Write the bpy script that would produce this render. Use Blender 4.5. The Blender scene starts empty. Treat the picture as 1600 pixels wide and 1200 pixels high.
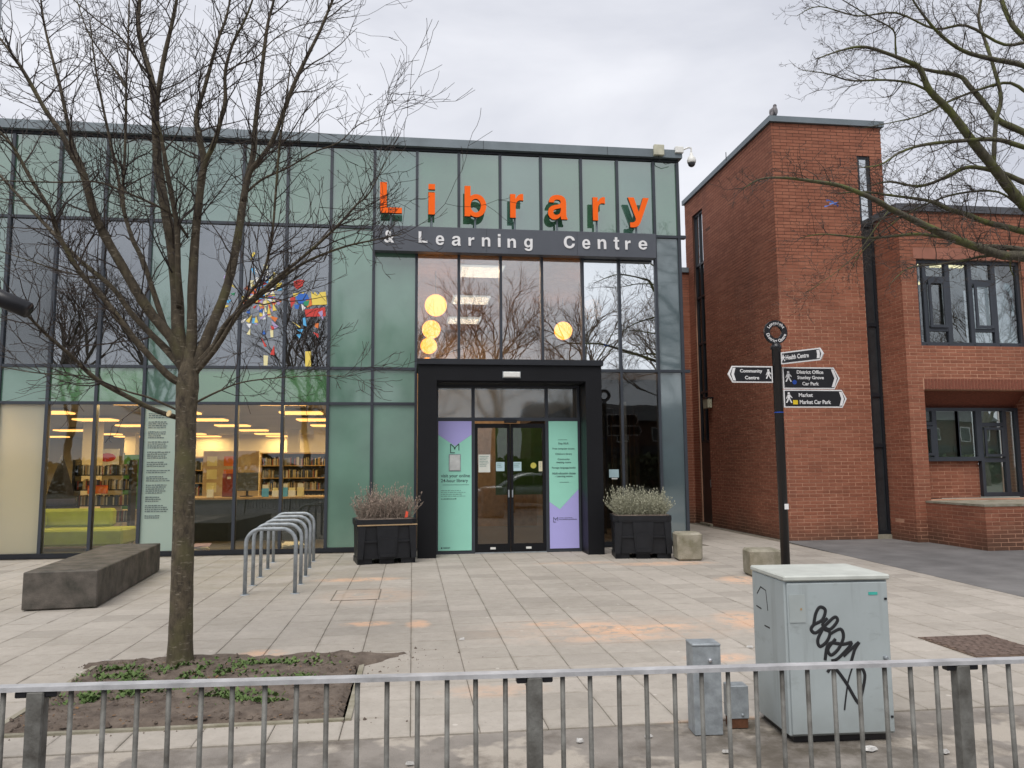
import bpy, math, random, mathutils
from mathutils import Vector, Matrix
random.seed(7)
R = math.radians
S = bpy.context.scene
COL = S.collection

# ------------------------------------------------------------------ camera
CX = Vector((0.99175853, -0.1279172, -0.0072257))     # right
CU = Vector((-0.00646569, -0.10629545, 0.99431357))   # up
CF = Vector((0.12795786, 0.98607224, 0.10624649))     # forward
CAM = Vector((0, 0, 1.6))
cd = bpy.data.cameras.new('camera'); cam = bpy.data.objects.new('camera', cd); COL.objects.link(cam)
m = Matrix.Identity(4)
for i in range(3):
    m[i][0] = CX[i]; m[i][1] = CU[i]; m[i][2] = -CF[i]; m[i][3] = CAM[i]
cam.matrix_world = m
cd.sensor_fit = 'HORIZONTAL'; cd.sensor_width = 36.0; cd.lens = 36.0 * 1202 / 1600
cd.clip_start = 0.05; cd.clip_end = 2000
S.camera = cam

# ------------------------------------------------------------------ world, sun, exposure
W = bpy.data.worlds.new('World'); S.world = W; W.use_nodes = True
nt = W.node_tree; nt.nodes.clear()
def wn(t): return nt.nodes.new(t)
out = wn('ShaderNodeOutputWorld')
sky = wn('ShaderNodeTexSky'); sky.sky_type = 'NISHITA'; sky.sun_disc = False
sky.sun_elevation = R(57); sky.sun_rotation = R(205); sky.dust_density = 4
bg1 = wn('ShaderNodeBackground'); bg1.inputs[1].default_value = 0.06
nt.links.new(sky.outputs[0], bg1.inputs[0])
tc = wn('ShaderNodeTexCoord'); mp = wn('ShaderNodeMapping'); mp.inputs['Scale'].default_value = (1.0, 1.0, 2.6)
nz = wn('ShaderNodeTexNoise'); nz.inputs['Scale'].default_value = 2.3; nz.inputs['Detail'].default_value = 6; nz.inputs['Roughness'].default_value = 0.52
nz.inputs['Distortion'].default_value = 0.25
cr = wn('ShaderNodeValToRGB')
cr.color_ramp.elements[0].position = 0.30; cr.color_ramp.elements[0].color = (0.57, 0.59, 0.66, 1)
cr.color_ramp.elements[1].position = 0.66; cr.color_ramp.elements[1].color = (0.86, 0.87, 0.92, 1)
bg2 = wn('ShaderNodeBackground'); bg2.inputs[1].default_value = 0.66
nt.links.new(tc.outputs['Generated'], mp.inputs[0]); nt.links.new(mp.outputs[0], nz.inputs['Vector'])
nt.links.new(nz.outputs[0], cr.inputs[0]); nt.links.new(cr.outputs[0], bg2.inputs[0])
mx = wn('ShaderNodeMixShader'); mx.inputs[0].default_value = 0.93
nt.links.new(bg1.outputs[0], mx.inputs[1]); nt.links.new(bg2.outputs[0], mx.inputs[2]); nt.links.new(mx.outputs[0], out.inputs[0])

sd = bpy.data.lights.new('sun', 'SUN'); sd.energy = 1.5; sd.angle = R(40); sd.color = (1.0, 0.96, 0.9)
sun = bpy.data.objects.new('sun', sd); COL.objects.link(sun)
sun.rotation_euler = (R(33), 0, R(-22))      # high, from behind and left of the camera
S.view_settings.view_transform = 'Standard'; S.view_settings.look = 'None'
S.view_settings.exposure = 0.8; S.view_settings.gamma = 1.0
S.cycles.use_denoising = True
S.cycles.max_bounces = 10; S.cycles.transparent_max_bounces = 24
S.cycles.sample_clamp_indirect = 4.0

# ------------------------------------------------------------------ helpers
def lin(r, g, b):
    f = lambda c: (c/255/12.92) if c <= 10 else ((c/255+0.055)/1.055)**2.4
    return (f(r), f(g), f(b), 1)

MATS = {}
def mat(name, col, rough=0.6, metal=0.0, var=0.12, scale=6.0, bump=0.0, bscale=40.0, spec=0.5, col2=None, emit=None, coat=0.0):
    if name in MATS: return MATS[name]
    M = bpy.data.materials.new(name); M.use_nodes = True
    t = M.node_tree; b = t.nodes['Principled BSDF']
    b.inputs['Roughness'].default_value = rough; b.inputs['Metallic'].default_value = metal
    b.inputs['Specular IOR Level'].default_value = spec
    if coat: b.inputs['Coat Weight'].default_value = coat; b.inputs['Coat Roughness'].default_value = 0.05
    geo = t.nodes.new('ShaderNodeNewGeometry')
    n = t.nodes.new('ShaderNodeTexNoise'); n.inputs['Scale'].default_value = scale; n.inputs['Detail'].default_value = 5
    n.inputs['Roughness'].default_value = 0.6
    t.links.new(geo.outputs['Position'], n.inputs['Vector'])
    ramp = t.nodes.new('ShaderNodeValToRGB')
    c2 = col2 if col2 else tuple(c*(1-2*var) for c in col[:3]) + (1,)
    c1 = col if col2 else tuple(min(1, c*(1+var)) for c in col[:3]) + (1,)
    ramp.color_ramp.elements[0].position = 0.3; ramp.color_ramp.elements[0].color = c2
    ramp.color_ramp.elements[1].position = 0.7; ramp.color_ramp.elements[1].color = c1
    t.links.new(n.outputs[0], ramp.inputs[0]); t.links.new(ramp.outputs[0], b.inputs['Base Color'])
    if bump:
        n2 = t.nodes.new('ShaderNodeTexNoise'); n2.inputs['Scale'].default_value = bscale; n2.inputs['Detail'].default_value = 4
        t.links.new(geo.outputs['Position'], n2.inputs['Vector'])
        bp = t.nodes.new('ShaderNodeBump'); bp.inputs['Strength'].default_value = bump; bp.inputs['Distance'].default_value = 0.01
        t.links.new(n2.outputs[0], bp.inputs['Height']); t.links.new(bp.outputs[0], b.inputs['Normal'])
    if emit:
        b.inputs['Emission Color'].default_value = emit[0]; b.inputs['Emission Strength'].default_value = emit[1]
    MATS[name] = M; return M

def glass(name, tint, refl, rough=0.0):
    if name in MATS: return MATS[name]
    M = bpy.data.materials.new(name); M.use_nodes = True; t = M.node_tree; t.nodes.clear()
    o = t.nodes.new('ShaderNodeOutputMaterial'); mx = t.nodes.new('ShaderNodeMixShader')
    tr = t.nodes.new('ShaderNodeBsdfTransparent'); tr.inputs[0].default_value = tint
    gl = t.nodes.new('ShaderNodeBsdfGlossy'); gl.inputs['Roughness'].default_value = rough; gl.inputs[0].default_value = (0.92, 0.96, 0.97, 1)
    fr = t.nodes.new('ShaderNodeFresnel'); fr.inputs['IOR'].default_value = 1.5
    ad = t.nodes.new('ShaderNodeMath'); ad.operation = 'ADD'; ad.use_clamp = True; ad.inputs[1].default_value = refl
    t.links.new(fr.outputs[0], ad.inputs[0]); t.links.new(ad.outputs[0], mx.inputs[0])
    t.links.new(tr.outputs[0], mx.inputs[1]); t.links.new(gl.outputs[0], mx.inputs[2]); t.links.new(mx.outputs[0], o.inputs[0])
    # faint waviness of the panes
    n = t.nodes.new('ShaderNodeTexNoise'); n.inputs['Scale'].default_value = 1.3
    g = t.nodes.new('ShaderNodeNewGeometry'); t.links.new(g.outputs['Position'], n.inputs['Vector'])
    bp = t.nodes.new('ShaderNodeBump'); bp.inputs['Strength'].default_value = 0.06; bp.inputs['Distance'].default_value = 0.02
    t.links.new(n.outputs[0], bp.inputs['Height']); t.links.new(bp.outputs[0], gl.inputs['Normal'])
    MATS[name] = M; return M

def frosted(name, col, trans=0.5):
    if name in MATS: return MATS[name]
    M = bpy.data.materials.new(name); M.use_nodes = True; t = M.node_tree; t.nodes.clear()
    o = t.nodes.new('ShaderNodeOutputMaterial')
    d = t.nodes.new('ShaderNodeBsdfDiffuse'); d.inputs[0].default_value = col
    tl = t.nodes.new('ShaderNodeBsdfTranslucent'); tl.inputs[0].default_value = (0.9, 0.9, 0.85, 1)
    m1 = t.nodes.new('ShaderNodeMixShader'); m1.inputs[0].default_value = trans
    gl = t.nodes.new('ShaderNodeBsdfGlossy'); gl.inputs['Roughness'].default_value = 0.08
    m2 = t.nodes.new('ShaderNodeMixShader'); m2.inputs[0].default_value = 0.07
    t.links.new(d.outputs[0], m1.inputs[1]); t.links.new(tl.outputs[0], m1.inputs[2])
    t.links.new(m1.outputs[0], m2.inputs[1]); t.links.new(gl.outputs[0], m2.inputs[2]); t.links.new(m2.outputs[0], o.inputs[0])
    MATS[name] = M; return M

def emis(name, col, s):
    if name in MATS: return MATS[name]
    M = bpy.data.materials.new(name); M.use_nodes = True; t = M.node_tree; t.nodes.clear()
    o = t.nodes.new('ShaderNodeOutputMaterial'); e = t.nodes.new('ShaderNodeEmission')
    e.inputs[0].default_value = col; e.inputs[1].default_value = s; t.links.new(e.outputs[0], o.inputs[0])
    MATS[name] = M; return M

class MB:
    """collects vertices and faces; build() links ONE mesh object"""
    def __init__(s): s.v = []; s.f = []
    def quad(s, a, b, c, d):
        n = len(s.v); s.v += [tuple(a), tuple(b), tuple(c), tuple(d)]; s.f.append((n, n+1, n+2, n+3)); return s
    def box(s, x0, x1, y0, y1, z0, z1):
        n = len(s.v)
        s.v += [(x0,y0,z0),(x1,y0,z0),(x1,y1,z0),(x0,y1,z0),(x0,y0,z1),(x1,y0,z1),(x1,y1,z1),(x0,y1,z1)]
        s.f += [(n,n+3,n+2,n+1),(n+4,n+5,n+6,n+7),(n,n+1,n+5,n+4),(n+1,n+2,n+6,n+5),(n+2,n+3,n+7,n+6),(n+3,n,n+4,n+7)]; return s
    def cbox(s, x0, x1, y0, y1, z0, z1, c=0.01):
        """box with its edges cut back: eight corner triples"""
        n = len(s.v); X = (x0, x1); Y = (y0, y1); Z = (z0, z1)
        idx = {}
        for i in (0,1):
            for j in (0,1):
                for k in (0,1):
                    sx, sy, sz = (1 if i == 0 else -1)*c, (1 if j == 0 else -1)*c, (1 if k == 0 else -1)*c
                    idx[i,j,k,'x'] = len(s.v); s.v.append((X[i], Y[j]+sy, Z[k]+sz))
                    idx[i,j,k,'y'] = len(s.v); s.v.append((X[i]+sx, Y[j], Z[k]+sz))
                    idx[i,j,k,'z'] = len(s.v); s.v.append((X[i]+sx, Y[j]+sy, Z[k]))
        I = idx
        for i in (0,1): s.f.append((I[i,0,0,'x'],I[i,1,0,'x'],I[i,1,1,'x'],I[i,0,1,'x']))
        for j in (0,1): s.f.append((I[0,j,0,'y'],I[1,j,0,'y'],I[1,j,1,'y'],I[0,j,1,'y']))
        for k in (0,1): s.f.append((I[0,0,k,'z'],I[1,0,k,'z'],I[1,1,k,'z'],I[0,1,k,'z']))
        for i in (0,1):
            for j in (0,1): s.f.append((I[i,j,0,'x'],I[i,j,1,'x'],I[i,j,1,'y'],I[i,j,0,'y']))
        for i in (0,1):
            for k in (0,1): s.f.append((I[i,0,k,'x'],I[i,1,k,'x'],I[i,1,k,'z'],I[i,0,k,'z']))
        for j in (0,1):
            for k in (0,1): s.f.append((I[0,j,k,'y'],I[1,j,k,'y'],I[1,j,k,'z'],I[0,j,k,'z']))
        for key in [(i,j,k) for i in (0,1) for j in (0,1) for k in (0,1)]: s.f.append((I[key+('x',)],I[key+('y',)],I[key+('z',)]))
        return s
    def prism(s, pts, axis, a, b):
        """extrude a polygon of 2-D points along axis from a to b ('y': pts are (x,z); 'z': (x,y); 'x': (y,z))"""
        n = len(s.v); k = len(pts)
        def P(p, t): return {'y': (p[0], t, p[1]), 'z': (p[0], p[1], t), 'x': (t, p[0], p[1])}[axis]
        s.v += [P(p, a) for p in pts] + [P(p, b) for p in pts]
        s.f.append(tuple(range(n, n+k))); s.f.append(tuple(range(n+2*k-1, n+k-1, -1)))
        for i in range(k): s.f.append((n+i, n+(i+1) % k, n+k+(i+1) % k, n+k+i))
        return s
    def tube(s, pts, rad, sides=8, cap=True):
        P = [Vector(p) for p in pts]
        if not hasattr(rad, '__len__'): rad = [rad]*len(P)
        n0 = len(s.v); up = None
        for i, p in enumerate(P):
            d = (P[min(i+1, len(P)-1)] - P[max(i-1, 0)])
            if d.length < 1e-9: d = Vector((0,0,1))
            d.normalize()
            if up is None: up = d.orthogonal().normalized()
            up = (up - d*up.dot(d))
            if up.length < 1e-6: up = d.orthogonal()
            up.normalize(); q = d.cross(up)
            for k in range(sides):
                a = 2*math.pi*k/sides
                s.v.append(tuple(p + (up*math.cos(a) + q*math.sin(a))*rad[i]))
        for i in range(len(P)-1):
            for k in range(sides):
                a = n0+i*sides+k; b = n0+i*sides+(k+1) % sides
                s.f.append((a, b, b+sides, a+sides))
        if cap:
            s.f.append(tuple(range(n0+sides-1, n0-1, -1))); e = n0+(len(P)-1)*sides; s.f.append(tuple(range(e, e+sides)))
        return s
    def lathe(s, prof, c=(0,0,0), n=20):
        """profile of (radius, z) turned round a vertical axis through c"""
        n0 = len(s.v)
        for r, z in prof:
            for k in range(n):
                a = 2*math.pi*k/n; s.v.append((c[0]+r*math.cos(a), c[1]+r*math.sin(a), c[2]+z))
        for i in range(len(prof)-1):
            for k in range(n):
                a = n0+i*n+k; b = n0+i*n+(k+1) % n; s.f.append((a, b, b+n, a+n))
        s.f.append(tuple(range(n0+n-1, n0-1, -1))); e = n0+(len(prof)-1)*n; s.f.append(tuple(range(e, e+n)))
        return s
    def ball(s, c, r, n=20, k=12, sz=(1,1,1)):
        prof = [(max(r*math.sin(math.pi*i/k), 1e-4), -r*math.cos(math.pi*i/k)) for i in range(k+1)]
        n0 = len(s.v); s.lathe(prof, (0,0,0), n)
        for i in range(n0, len(s.v)): v = s.v[i]; s.v[i] = (c[0]+v[0]*sz[0], c[1]+v[1]*sz[1], c[2]+v[2]*sz[2])
        return s
    def mesh(s, name):
        me = bpy.data.meshes.new(name); me.from_pydata(s.v, [], s.f); me.update(); return me
    def build(s, name, material, parent=None, smooth=False, loc=None, rz=0):
        me = s.mesh(name)
        me.materials.append(material)
        if smooth: me.polygons.foreach_set('use_smooth', [True]*len(me.polygons))
        return link(name, me, parent, loc, rz)

def link(name, data, parent=None, loc=None, rz=0):
    o = bpy.data.objects.new(name, data); COL.objects.link(o)
    if parent is not None: o.parent = parent
    if loc is not None: o.location = loc
    if rz: o.rotation_euler = (0, 0, rz)
    return o
def tag(o, label, cat, group=None):
    o['label'] = label; o['category'] = cat
    if group: o['group'] = group
    return o
def thing(name, label, cat, loc=(0,0,0), rz=0, group=None):
    return tag(link(name, None, None, loc, rz), label, cat, group)
def structure(o, label=None):
    o['kind'] = 'structure'
    if label: o['label'] = label
    return o
def stuff(o): o['kind'] = 'stuff'; return o
def fix_normals(o):
    import bmesh
    bm = bmesh.new(); bm.from_mesh(o.data); bmesh.ops.recalc_face_normals(bm, faces=bm.faces); bm.to_mesh(o.data); bm.free()

def text_mesh(txt, size, depth=0.0, bold=0.0, align='LEFT', spacing=1.0, line=1.0):
    cu = bpy.data.curves.new('t', 'FONT'); cu.body = txt; cu.size = size; cu.extrude = depth/2; cu.offset = bold
    cu.align_x = align; cu.space_character = spacing; cu.space_line = line; cu.resolution_u = 3
    ob = bpy.data.objects.new('t', cu); COL.objects.link(ob)
    dg = bpy.context.evaluated_depsgraph_get()
    me = bpy.data.meshes.new_from_object(ob.evaluated_get(dg))
    bpy.data.objects.remove(ob); bpy.data.curves.remove(cu)
    return me
def text(name, txt, size, material, parent, x, y, z, depth=0.004, bold=0.0, align='LEFT', fit=None, fith=None, spacing=1.0, line=1.0, tilt=0.0, rotz=0.0):
    """lettering standing in a wall plane (x right, z up, facing -y); fit/fith stretch it to a given width/height from its lower left corner"""
    me = text_mesh(txt, size, depth, bold, align, spacing, line)
    xs = [v.co.x for v in me.vertices]; ys = [v.co.y for v in me.vertices]
    if fit:
        w = max(xs)-min(xs); h = max(ys)-min(ys); x0 = min(xs); y0 = min(ys)
        for v in me.vertices:
            v.co.x = (v.co.x-x0)*fit/w
            v.co.y = (v.co.y-y0)*((fith/h) if fith else fit/w)
    for v in me.vertices: v.co = Vector((v.co.x, -v.co.z, v.co.y))
    me.materials.clear(); me.materials.append(material)
    o = link(name, me, parent, (x, y, z)); o.rotation_euler = (0, tilt, rotz)
    return o

def proj(p):
    q = Vector(p)-CAM; d = q.dot(CF)
    return (800+1202*q.dot(CX)/d, 600-1202*q.dot(CU)/d, d) if d > 0.1 else (-9999, -9999, d)
def at(x, y, Y):
    d = CF + CX*((x-800)/1202) + CU*((600-y)/1202)
    return CAM + d*(Y/d.y)

# ------------------------------------------------------------------ materials
FRAME = mat('frame_grey', lin(56,61,69), 0.45, 0.2, 0.08, 3)
FRAMED = mat('frame_dark', lin(34,37,43), 0.45, 0.2, 0.1, 3)
BLACK = mat('portal_black', lin(17,18,22), 0.5, 0.0, 0.12, 2, spec=0.25)
def panel(name, col, refl=0.29, rough=0.03):
    """back-painted glass: dark body colour under a strongly reflecting surface"""
    M = bpy.data.materials.new(name); M.use_nodes = True; t = M.node_tree; t.nodes.clear()
    o = t.nodes.new('ShaderNodeOutputMaterial'); d = t.nodes.new('ShaderNodeBsdfDiffuse'); gl = t.nodes.new('ShaderNodeBsdfGlossy'); gl.inputs['Roughness'].default_value = rough
    gl.inputs[0].default_value = (0.95, 1.0, 0.97, 1)
    g = t.nodes.new('ShaderNodeNewGeometry'); n = t.nodes.new('ShaderNodeTexNoise'); n.inputs['Scale'].default_value = 1.1; n.inputs['Detail'].default_value = 5; t.links.new(g.outputs['Position'], n.inputs['Vector'])
    r = t.nodes.new('ShaderNodeValToRGB'); r.color_ramp.elements[0].position = .3; r.color_ramp.elements[0].color = tuple(c*.82 for c in col[:3])+(1,); r.color_ramp.elements[1].position = .7; r.color_ramp.elements[1].color = tuple(c*1.15 for c in col[:3])+(1,)
    t.links.new(n.outputs[0], r.inputs[0]); t.links.new(r.outputs[0], d.inputs[0])
    bp = t.nodes.new('ShaderNodeBump'); bp.inputs['Strength'].default_value = 0.05; bp.inputs['Distance'].default_value = 0.02; t.links.new(n.outputs[0], bp.inputs['Height']); t.links.new(bp.outputs[0], gl.inputs['Normal'])
    mx = t.nodes.new('ShaderNodeMixShader'); mx.inputs[0].default_value = refl
    t.links.new(d.outputs[0], mx.inputs[1]); t.links.new(gl.outputs[0], mx.inputs[2]); t.links.new(mx.outputs[0], o.inputs[0]); MATS[name] = M; return M
G_TOP = panel('green_panel', (0.055, 0.14, 0.08, 1)); G_TOP2 = panel('green_panel_pale', (0.06, 0.14, 0.105, 1)); G_SPA = panel('green_panel_strong', (0.07, 0.185, 0.075, 1), .26)
G_MID = panel('green_panel_mid', (0.10, 0.205, 0.15, 1), .20, .08); G_LOW = panel('green_panel_low', (0.125, 0.235, 0.18, 1), .12, .14); G_GREY = panel('blue_grey_panel', (0.10, 0.135, 0.15, 1), .18, .06)
GLASS = glass('window_glass', (0.93, 0.95, 0.93, 1), 0.03)
GLASSL = glass('lobby_glass', (0.88, 0.86, 0.84, 1), 0.24)
GLASSU = glass('solar_glass', (0.66, 0.68, 0.72, 1), 0.23)
GLASSM = glass('mirror_glass', (0.60, 0.66, 0.66, 1), 0.84)
GLASSD = glass('door_glass', (0.80, 0.82, 0.82, 1), 0.015)
FROST = frosted('frosted_glass', (0.40, 0.43, 0.37, 1), 0.6); FROSTG = frosted('frosted_green_glass', (0.36, 0.48, 0.43, 1), 0.25)
CREAM = mat('cream_wall', (0.80, 0.72, 0.52, 1), 0.8, 0, 0.04, 1)
CEIL = mat('ceiling_paint', (0.50, 0.46, 0.40, 1), 0.85, 0, 0.05, 1)
CARPET = mat('carpet', (0.10, 0.09, 0.08, 1), 0.95, 0, 0.2, 20)
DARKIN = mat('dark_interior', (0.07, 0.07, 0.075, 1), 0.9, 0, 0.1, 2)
LAMP = emis('warm_lamp', (1.0, 0.46, 0.12, 1), 1.5)
GLOBE = emis('amber_globe', (1.0, 0.34, 0.04, 1), 2.7)
PANEL_L = emis('ceiling_panel_light', (0.95, 0.95, 0.86, 1), 0.5)
GALV = mat('galvanised_steel', lin(150,157,162), 0.5, 0.3, 0.16, 14, 0.15, 60)
WHITEP = mat('white_plastic', (0.72, 0.72, 0.69, 1), 0.45, 0, 0.05, 5)
ZINC = mat('zinc_capping', lin(112,122,128), 0.5, 0.3, 0.1, 2)
CONC = mat('weathered_concrete', lin(158,152,138), 0.9, 0, 0.0, 5, 0.5, 50, col2=lin(112,108,88))
SIGNBLACK = mat('sign_black', (0.008, 0.008, 0.011, 1), 0.35, 0, 0.1, 4)
SIGNWHITE = mat('sign_white', (0.72, 0.72, 0.73, 1), 0.5, 0, 0.03, 4)
WOOD = mat('light_wood', (0.42, 0.28, 0.13, 1), 0.6, 0, 0.15, 8)
INK = mat('dark_ink', (0.025, 0.035, 0.05, 1), 0.6, 0, 0.05, 4)

# brick: each brick its own tone, taken from the brick's place in the bond
def brick_mat(name, c_dark, c_mid, c_light):
    M = bpy.data.materials.new(name); M.use_nodes = True; t = M.node_tree; b = t.nodes['Principled BSDF']; b.inputs['Roughness'].default_value = 0.85
    N = t.nodes.new
    g = N('ShaderNodeNewGeometry'); sp = N('ShaderNodeSeparateXYZ'); t.links.new(g.outputs['Position'], sp.inputs[0])
    def mth(op, a, bb=None):
        n = N('ShaderNodeMath'); n.operation = op
        for i, q in enumerate((a, bb)):
            if q is None: continue
            if isinstance(q, (int, float)): n.inputs[i].default_value = q
            else: t.links.new(q, n.inputs[i])
        return n.outputs[0]
    row = mth('FLOOR', mth('DIVIDE', sp.outputs[2], 0.075))
    u = mth('FLOOR', mth('ADD', mth('DIVIDE', mth('ADD', sp.outputs[0], sp.outputs[1]), 0.3), mth('MULTIPLY', row, 0.5)))
    cb = N('ShaderNodeCombineXYZ'); t.links.new(u, cb.inputs[0]); t.links.new(row, cb.inputs[1])
    wnz = N('ShaderNodeTexWhiteNoise'); wnz.noise_dimensions = '2D'; t.links.new(cb.outputs[0], wnz.inputs['Vector'])
    r = N('ShaderNodeValToRGB'); r.color_ramp.elements[0].color = c_dark; r.color_ramp.elements[1].color = c_light
    e = r.color_ramp.elements.new(0.45); e.color = c_mid
    t.links.new(wnz.outputs['Value'], r.inputs[0])
    n = N('ShaderNodeTexNoise'); n.inputs['Scale'].default_value = 28; n.inputs['Detail'].default_value = 5; t.links.new(g.outputs['Position'], n.inputs['Vector'])
    n3 = N('ShaderNodeTexNoise'); n3.inputs['Scale'].default_value = 0.8; n3.inputs['Detail'].default_value = 4; t.links.new(g.outputs['Position'], n3.inputs['Vector'])
    mm = N('ShaderNodeMix'); mm.data_type = 'RGBA'; mm.blend_type = 'MULTIPLY'; mm.inputs[0].default_value = 1
    cr = N('ShaderNodeValToRGB'); cr.color_ramp.elements[0].position = 0.25; cr.color_ramp.elements[0].color = (0.68,0.66,0.64,1); cr.color_ramp.elements[1].position = 0.75; cr.color_ramp.elements[1].color = (1.15,1.15,1.15,1)
    av = mth('ADD', mth('MULTIPLY', n.outputs[0], 0.5), mth('MULTIPLY', n3.outputs[0], 0.5)); t.links.new(av, cr.inputs[0])
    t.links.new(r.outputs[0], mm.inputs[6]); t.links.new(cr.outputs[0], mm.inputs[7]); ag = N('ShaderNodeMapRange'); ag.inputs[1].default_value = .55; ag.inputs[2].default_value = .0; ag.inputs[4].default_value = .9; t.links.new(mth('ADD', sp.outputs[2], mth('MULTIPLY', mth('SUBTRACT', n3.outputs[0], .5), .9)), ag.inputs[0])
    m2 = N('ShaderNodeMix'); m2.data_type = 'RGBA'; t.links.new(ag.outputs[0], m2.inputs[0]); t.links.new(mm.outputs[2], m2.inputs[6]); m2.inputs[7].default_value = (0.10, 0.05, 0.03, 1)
    n4 = N('ShaderNodeTexNoise'); n4.inputs['Scale'].default_value = 1.0; n4.inputs['Detail'].default_value = 6; mp4 = N('ShaderNodeMapping'); mp4.inputs['Scale'].default_value = (1.6, 1.6, .22); t.links.new(g.outputs['Position'], mp4.inputs[0]); t.links.new(mp4.outputs[0], n4.inputs['Vector'])
    st_ = N('ShaderNodeMapRange'); st_.inputs[1].default_value = .55; st_.inputs[2].default_value = .75; st_.inputs[4].default_value = .4; t.links.new(n4.outputs[0], st_.inputs[0])
    m3 = N('ShaderNodeMix'); m3.data_type = 'RGBA'; t.links.new(st_.outputs[0], m3.inputs[0]); t.links.new(m2.outputs[2], m3.inputs[6]); m3.inputs[7].default_value = (0.13, 0.05, 0.035, 1)
    t.links.new(m3.outputs[2], b.inputs['Base Color'])
    bp = N('ShaderNodeBump'); bp.inputs['Strength'].default_value = 0.35; bp.inputs['Distance'].default_value = 0.004; t.links.new(n.outputs[0], bp.inputs['Height']); t.links.new(bp.outputs[0], b.inputs['Normal'])
    MATS[name] = M; return M
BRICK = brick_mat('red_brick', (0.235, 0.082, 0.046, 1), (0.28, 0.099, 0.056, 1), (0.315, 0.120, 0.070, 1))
def mortar_mat():
    """pale joints, blackened by weather towards the top of the walls"""
    M = mat('mortar', (0.48, 0.265, 0.175, 1), 0.95, 0, 0.15, 1.2, 0.3, 60); t = M.node_tree; b = t.nodes['Principled BSDF']; N = t.nodes.new
    src = b.inputs['Base Color'].links[0].from_socket; g = N('ShaderNodeNewGeometry'); sp = N('ShaderNodeSeparateXYZ'); t.links.new(g.outputs['Position'], sp.inputs[0])
    n = N('ShaderNodeTexNoise'); n.inputs['Scale'].default_value = .9; n.inputs['Detail'].default_value = 4; t.links.new(g.outputs['Position'], n.inputs['Vector'])
    a = N('ShaderNodeMath'); a.operation = 'MULTIPLY_ADD'; a.inputs[1].default_value = 3.4; t.links.new(n.outputs[0], a.inputs[0]); t.links.new(sp.outputs[2], a.inputs[2])
    m = N('ShaderNodeMapRange'); m.inputs[1].default_value = 6.6; m.inputs[2].default_value = 8.4; t.links.new(a.outputs[0], m.inputs[0])
    x = N('ShaderNodeMix'); x.data_type = 'RGBA'; t.links.new(m.outputs[0], x.inputs[0]); t.links.new(src, x.inputs[6]); x.inputs[7].default_value = (0.10, 0.045, 0.03, 1); t.links.new(x.outputs[2], b.inputs['Base Color']); return M
MORTAR = mortar_mat()
SOLDIER = mat('soldier_brick', (0.20, 0.060, 0.035, 1), 0.85, 0, 0.2, 30, 0.3, 60)

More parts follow.
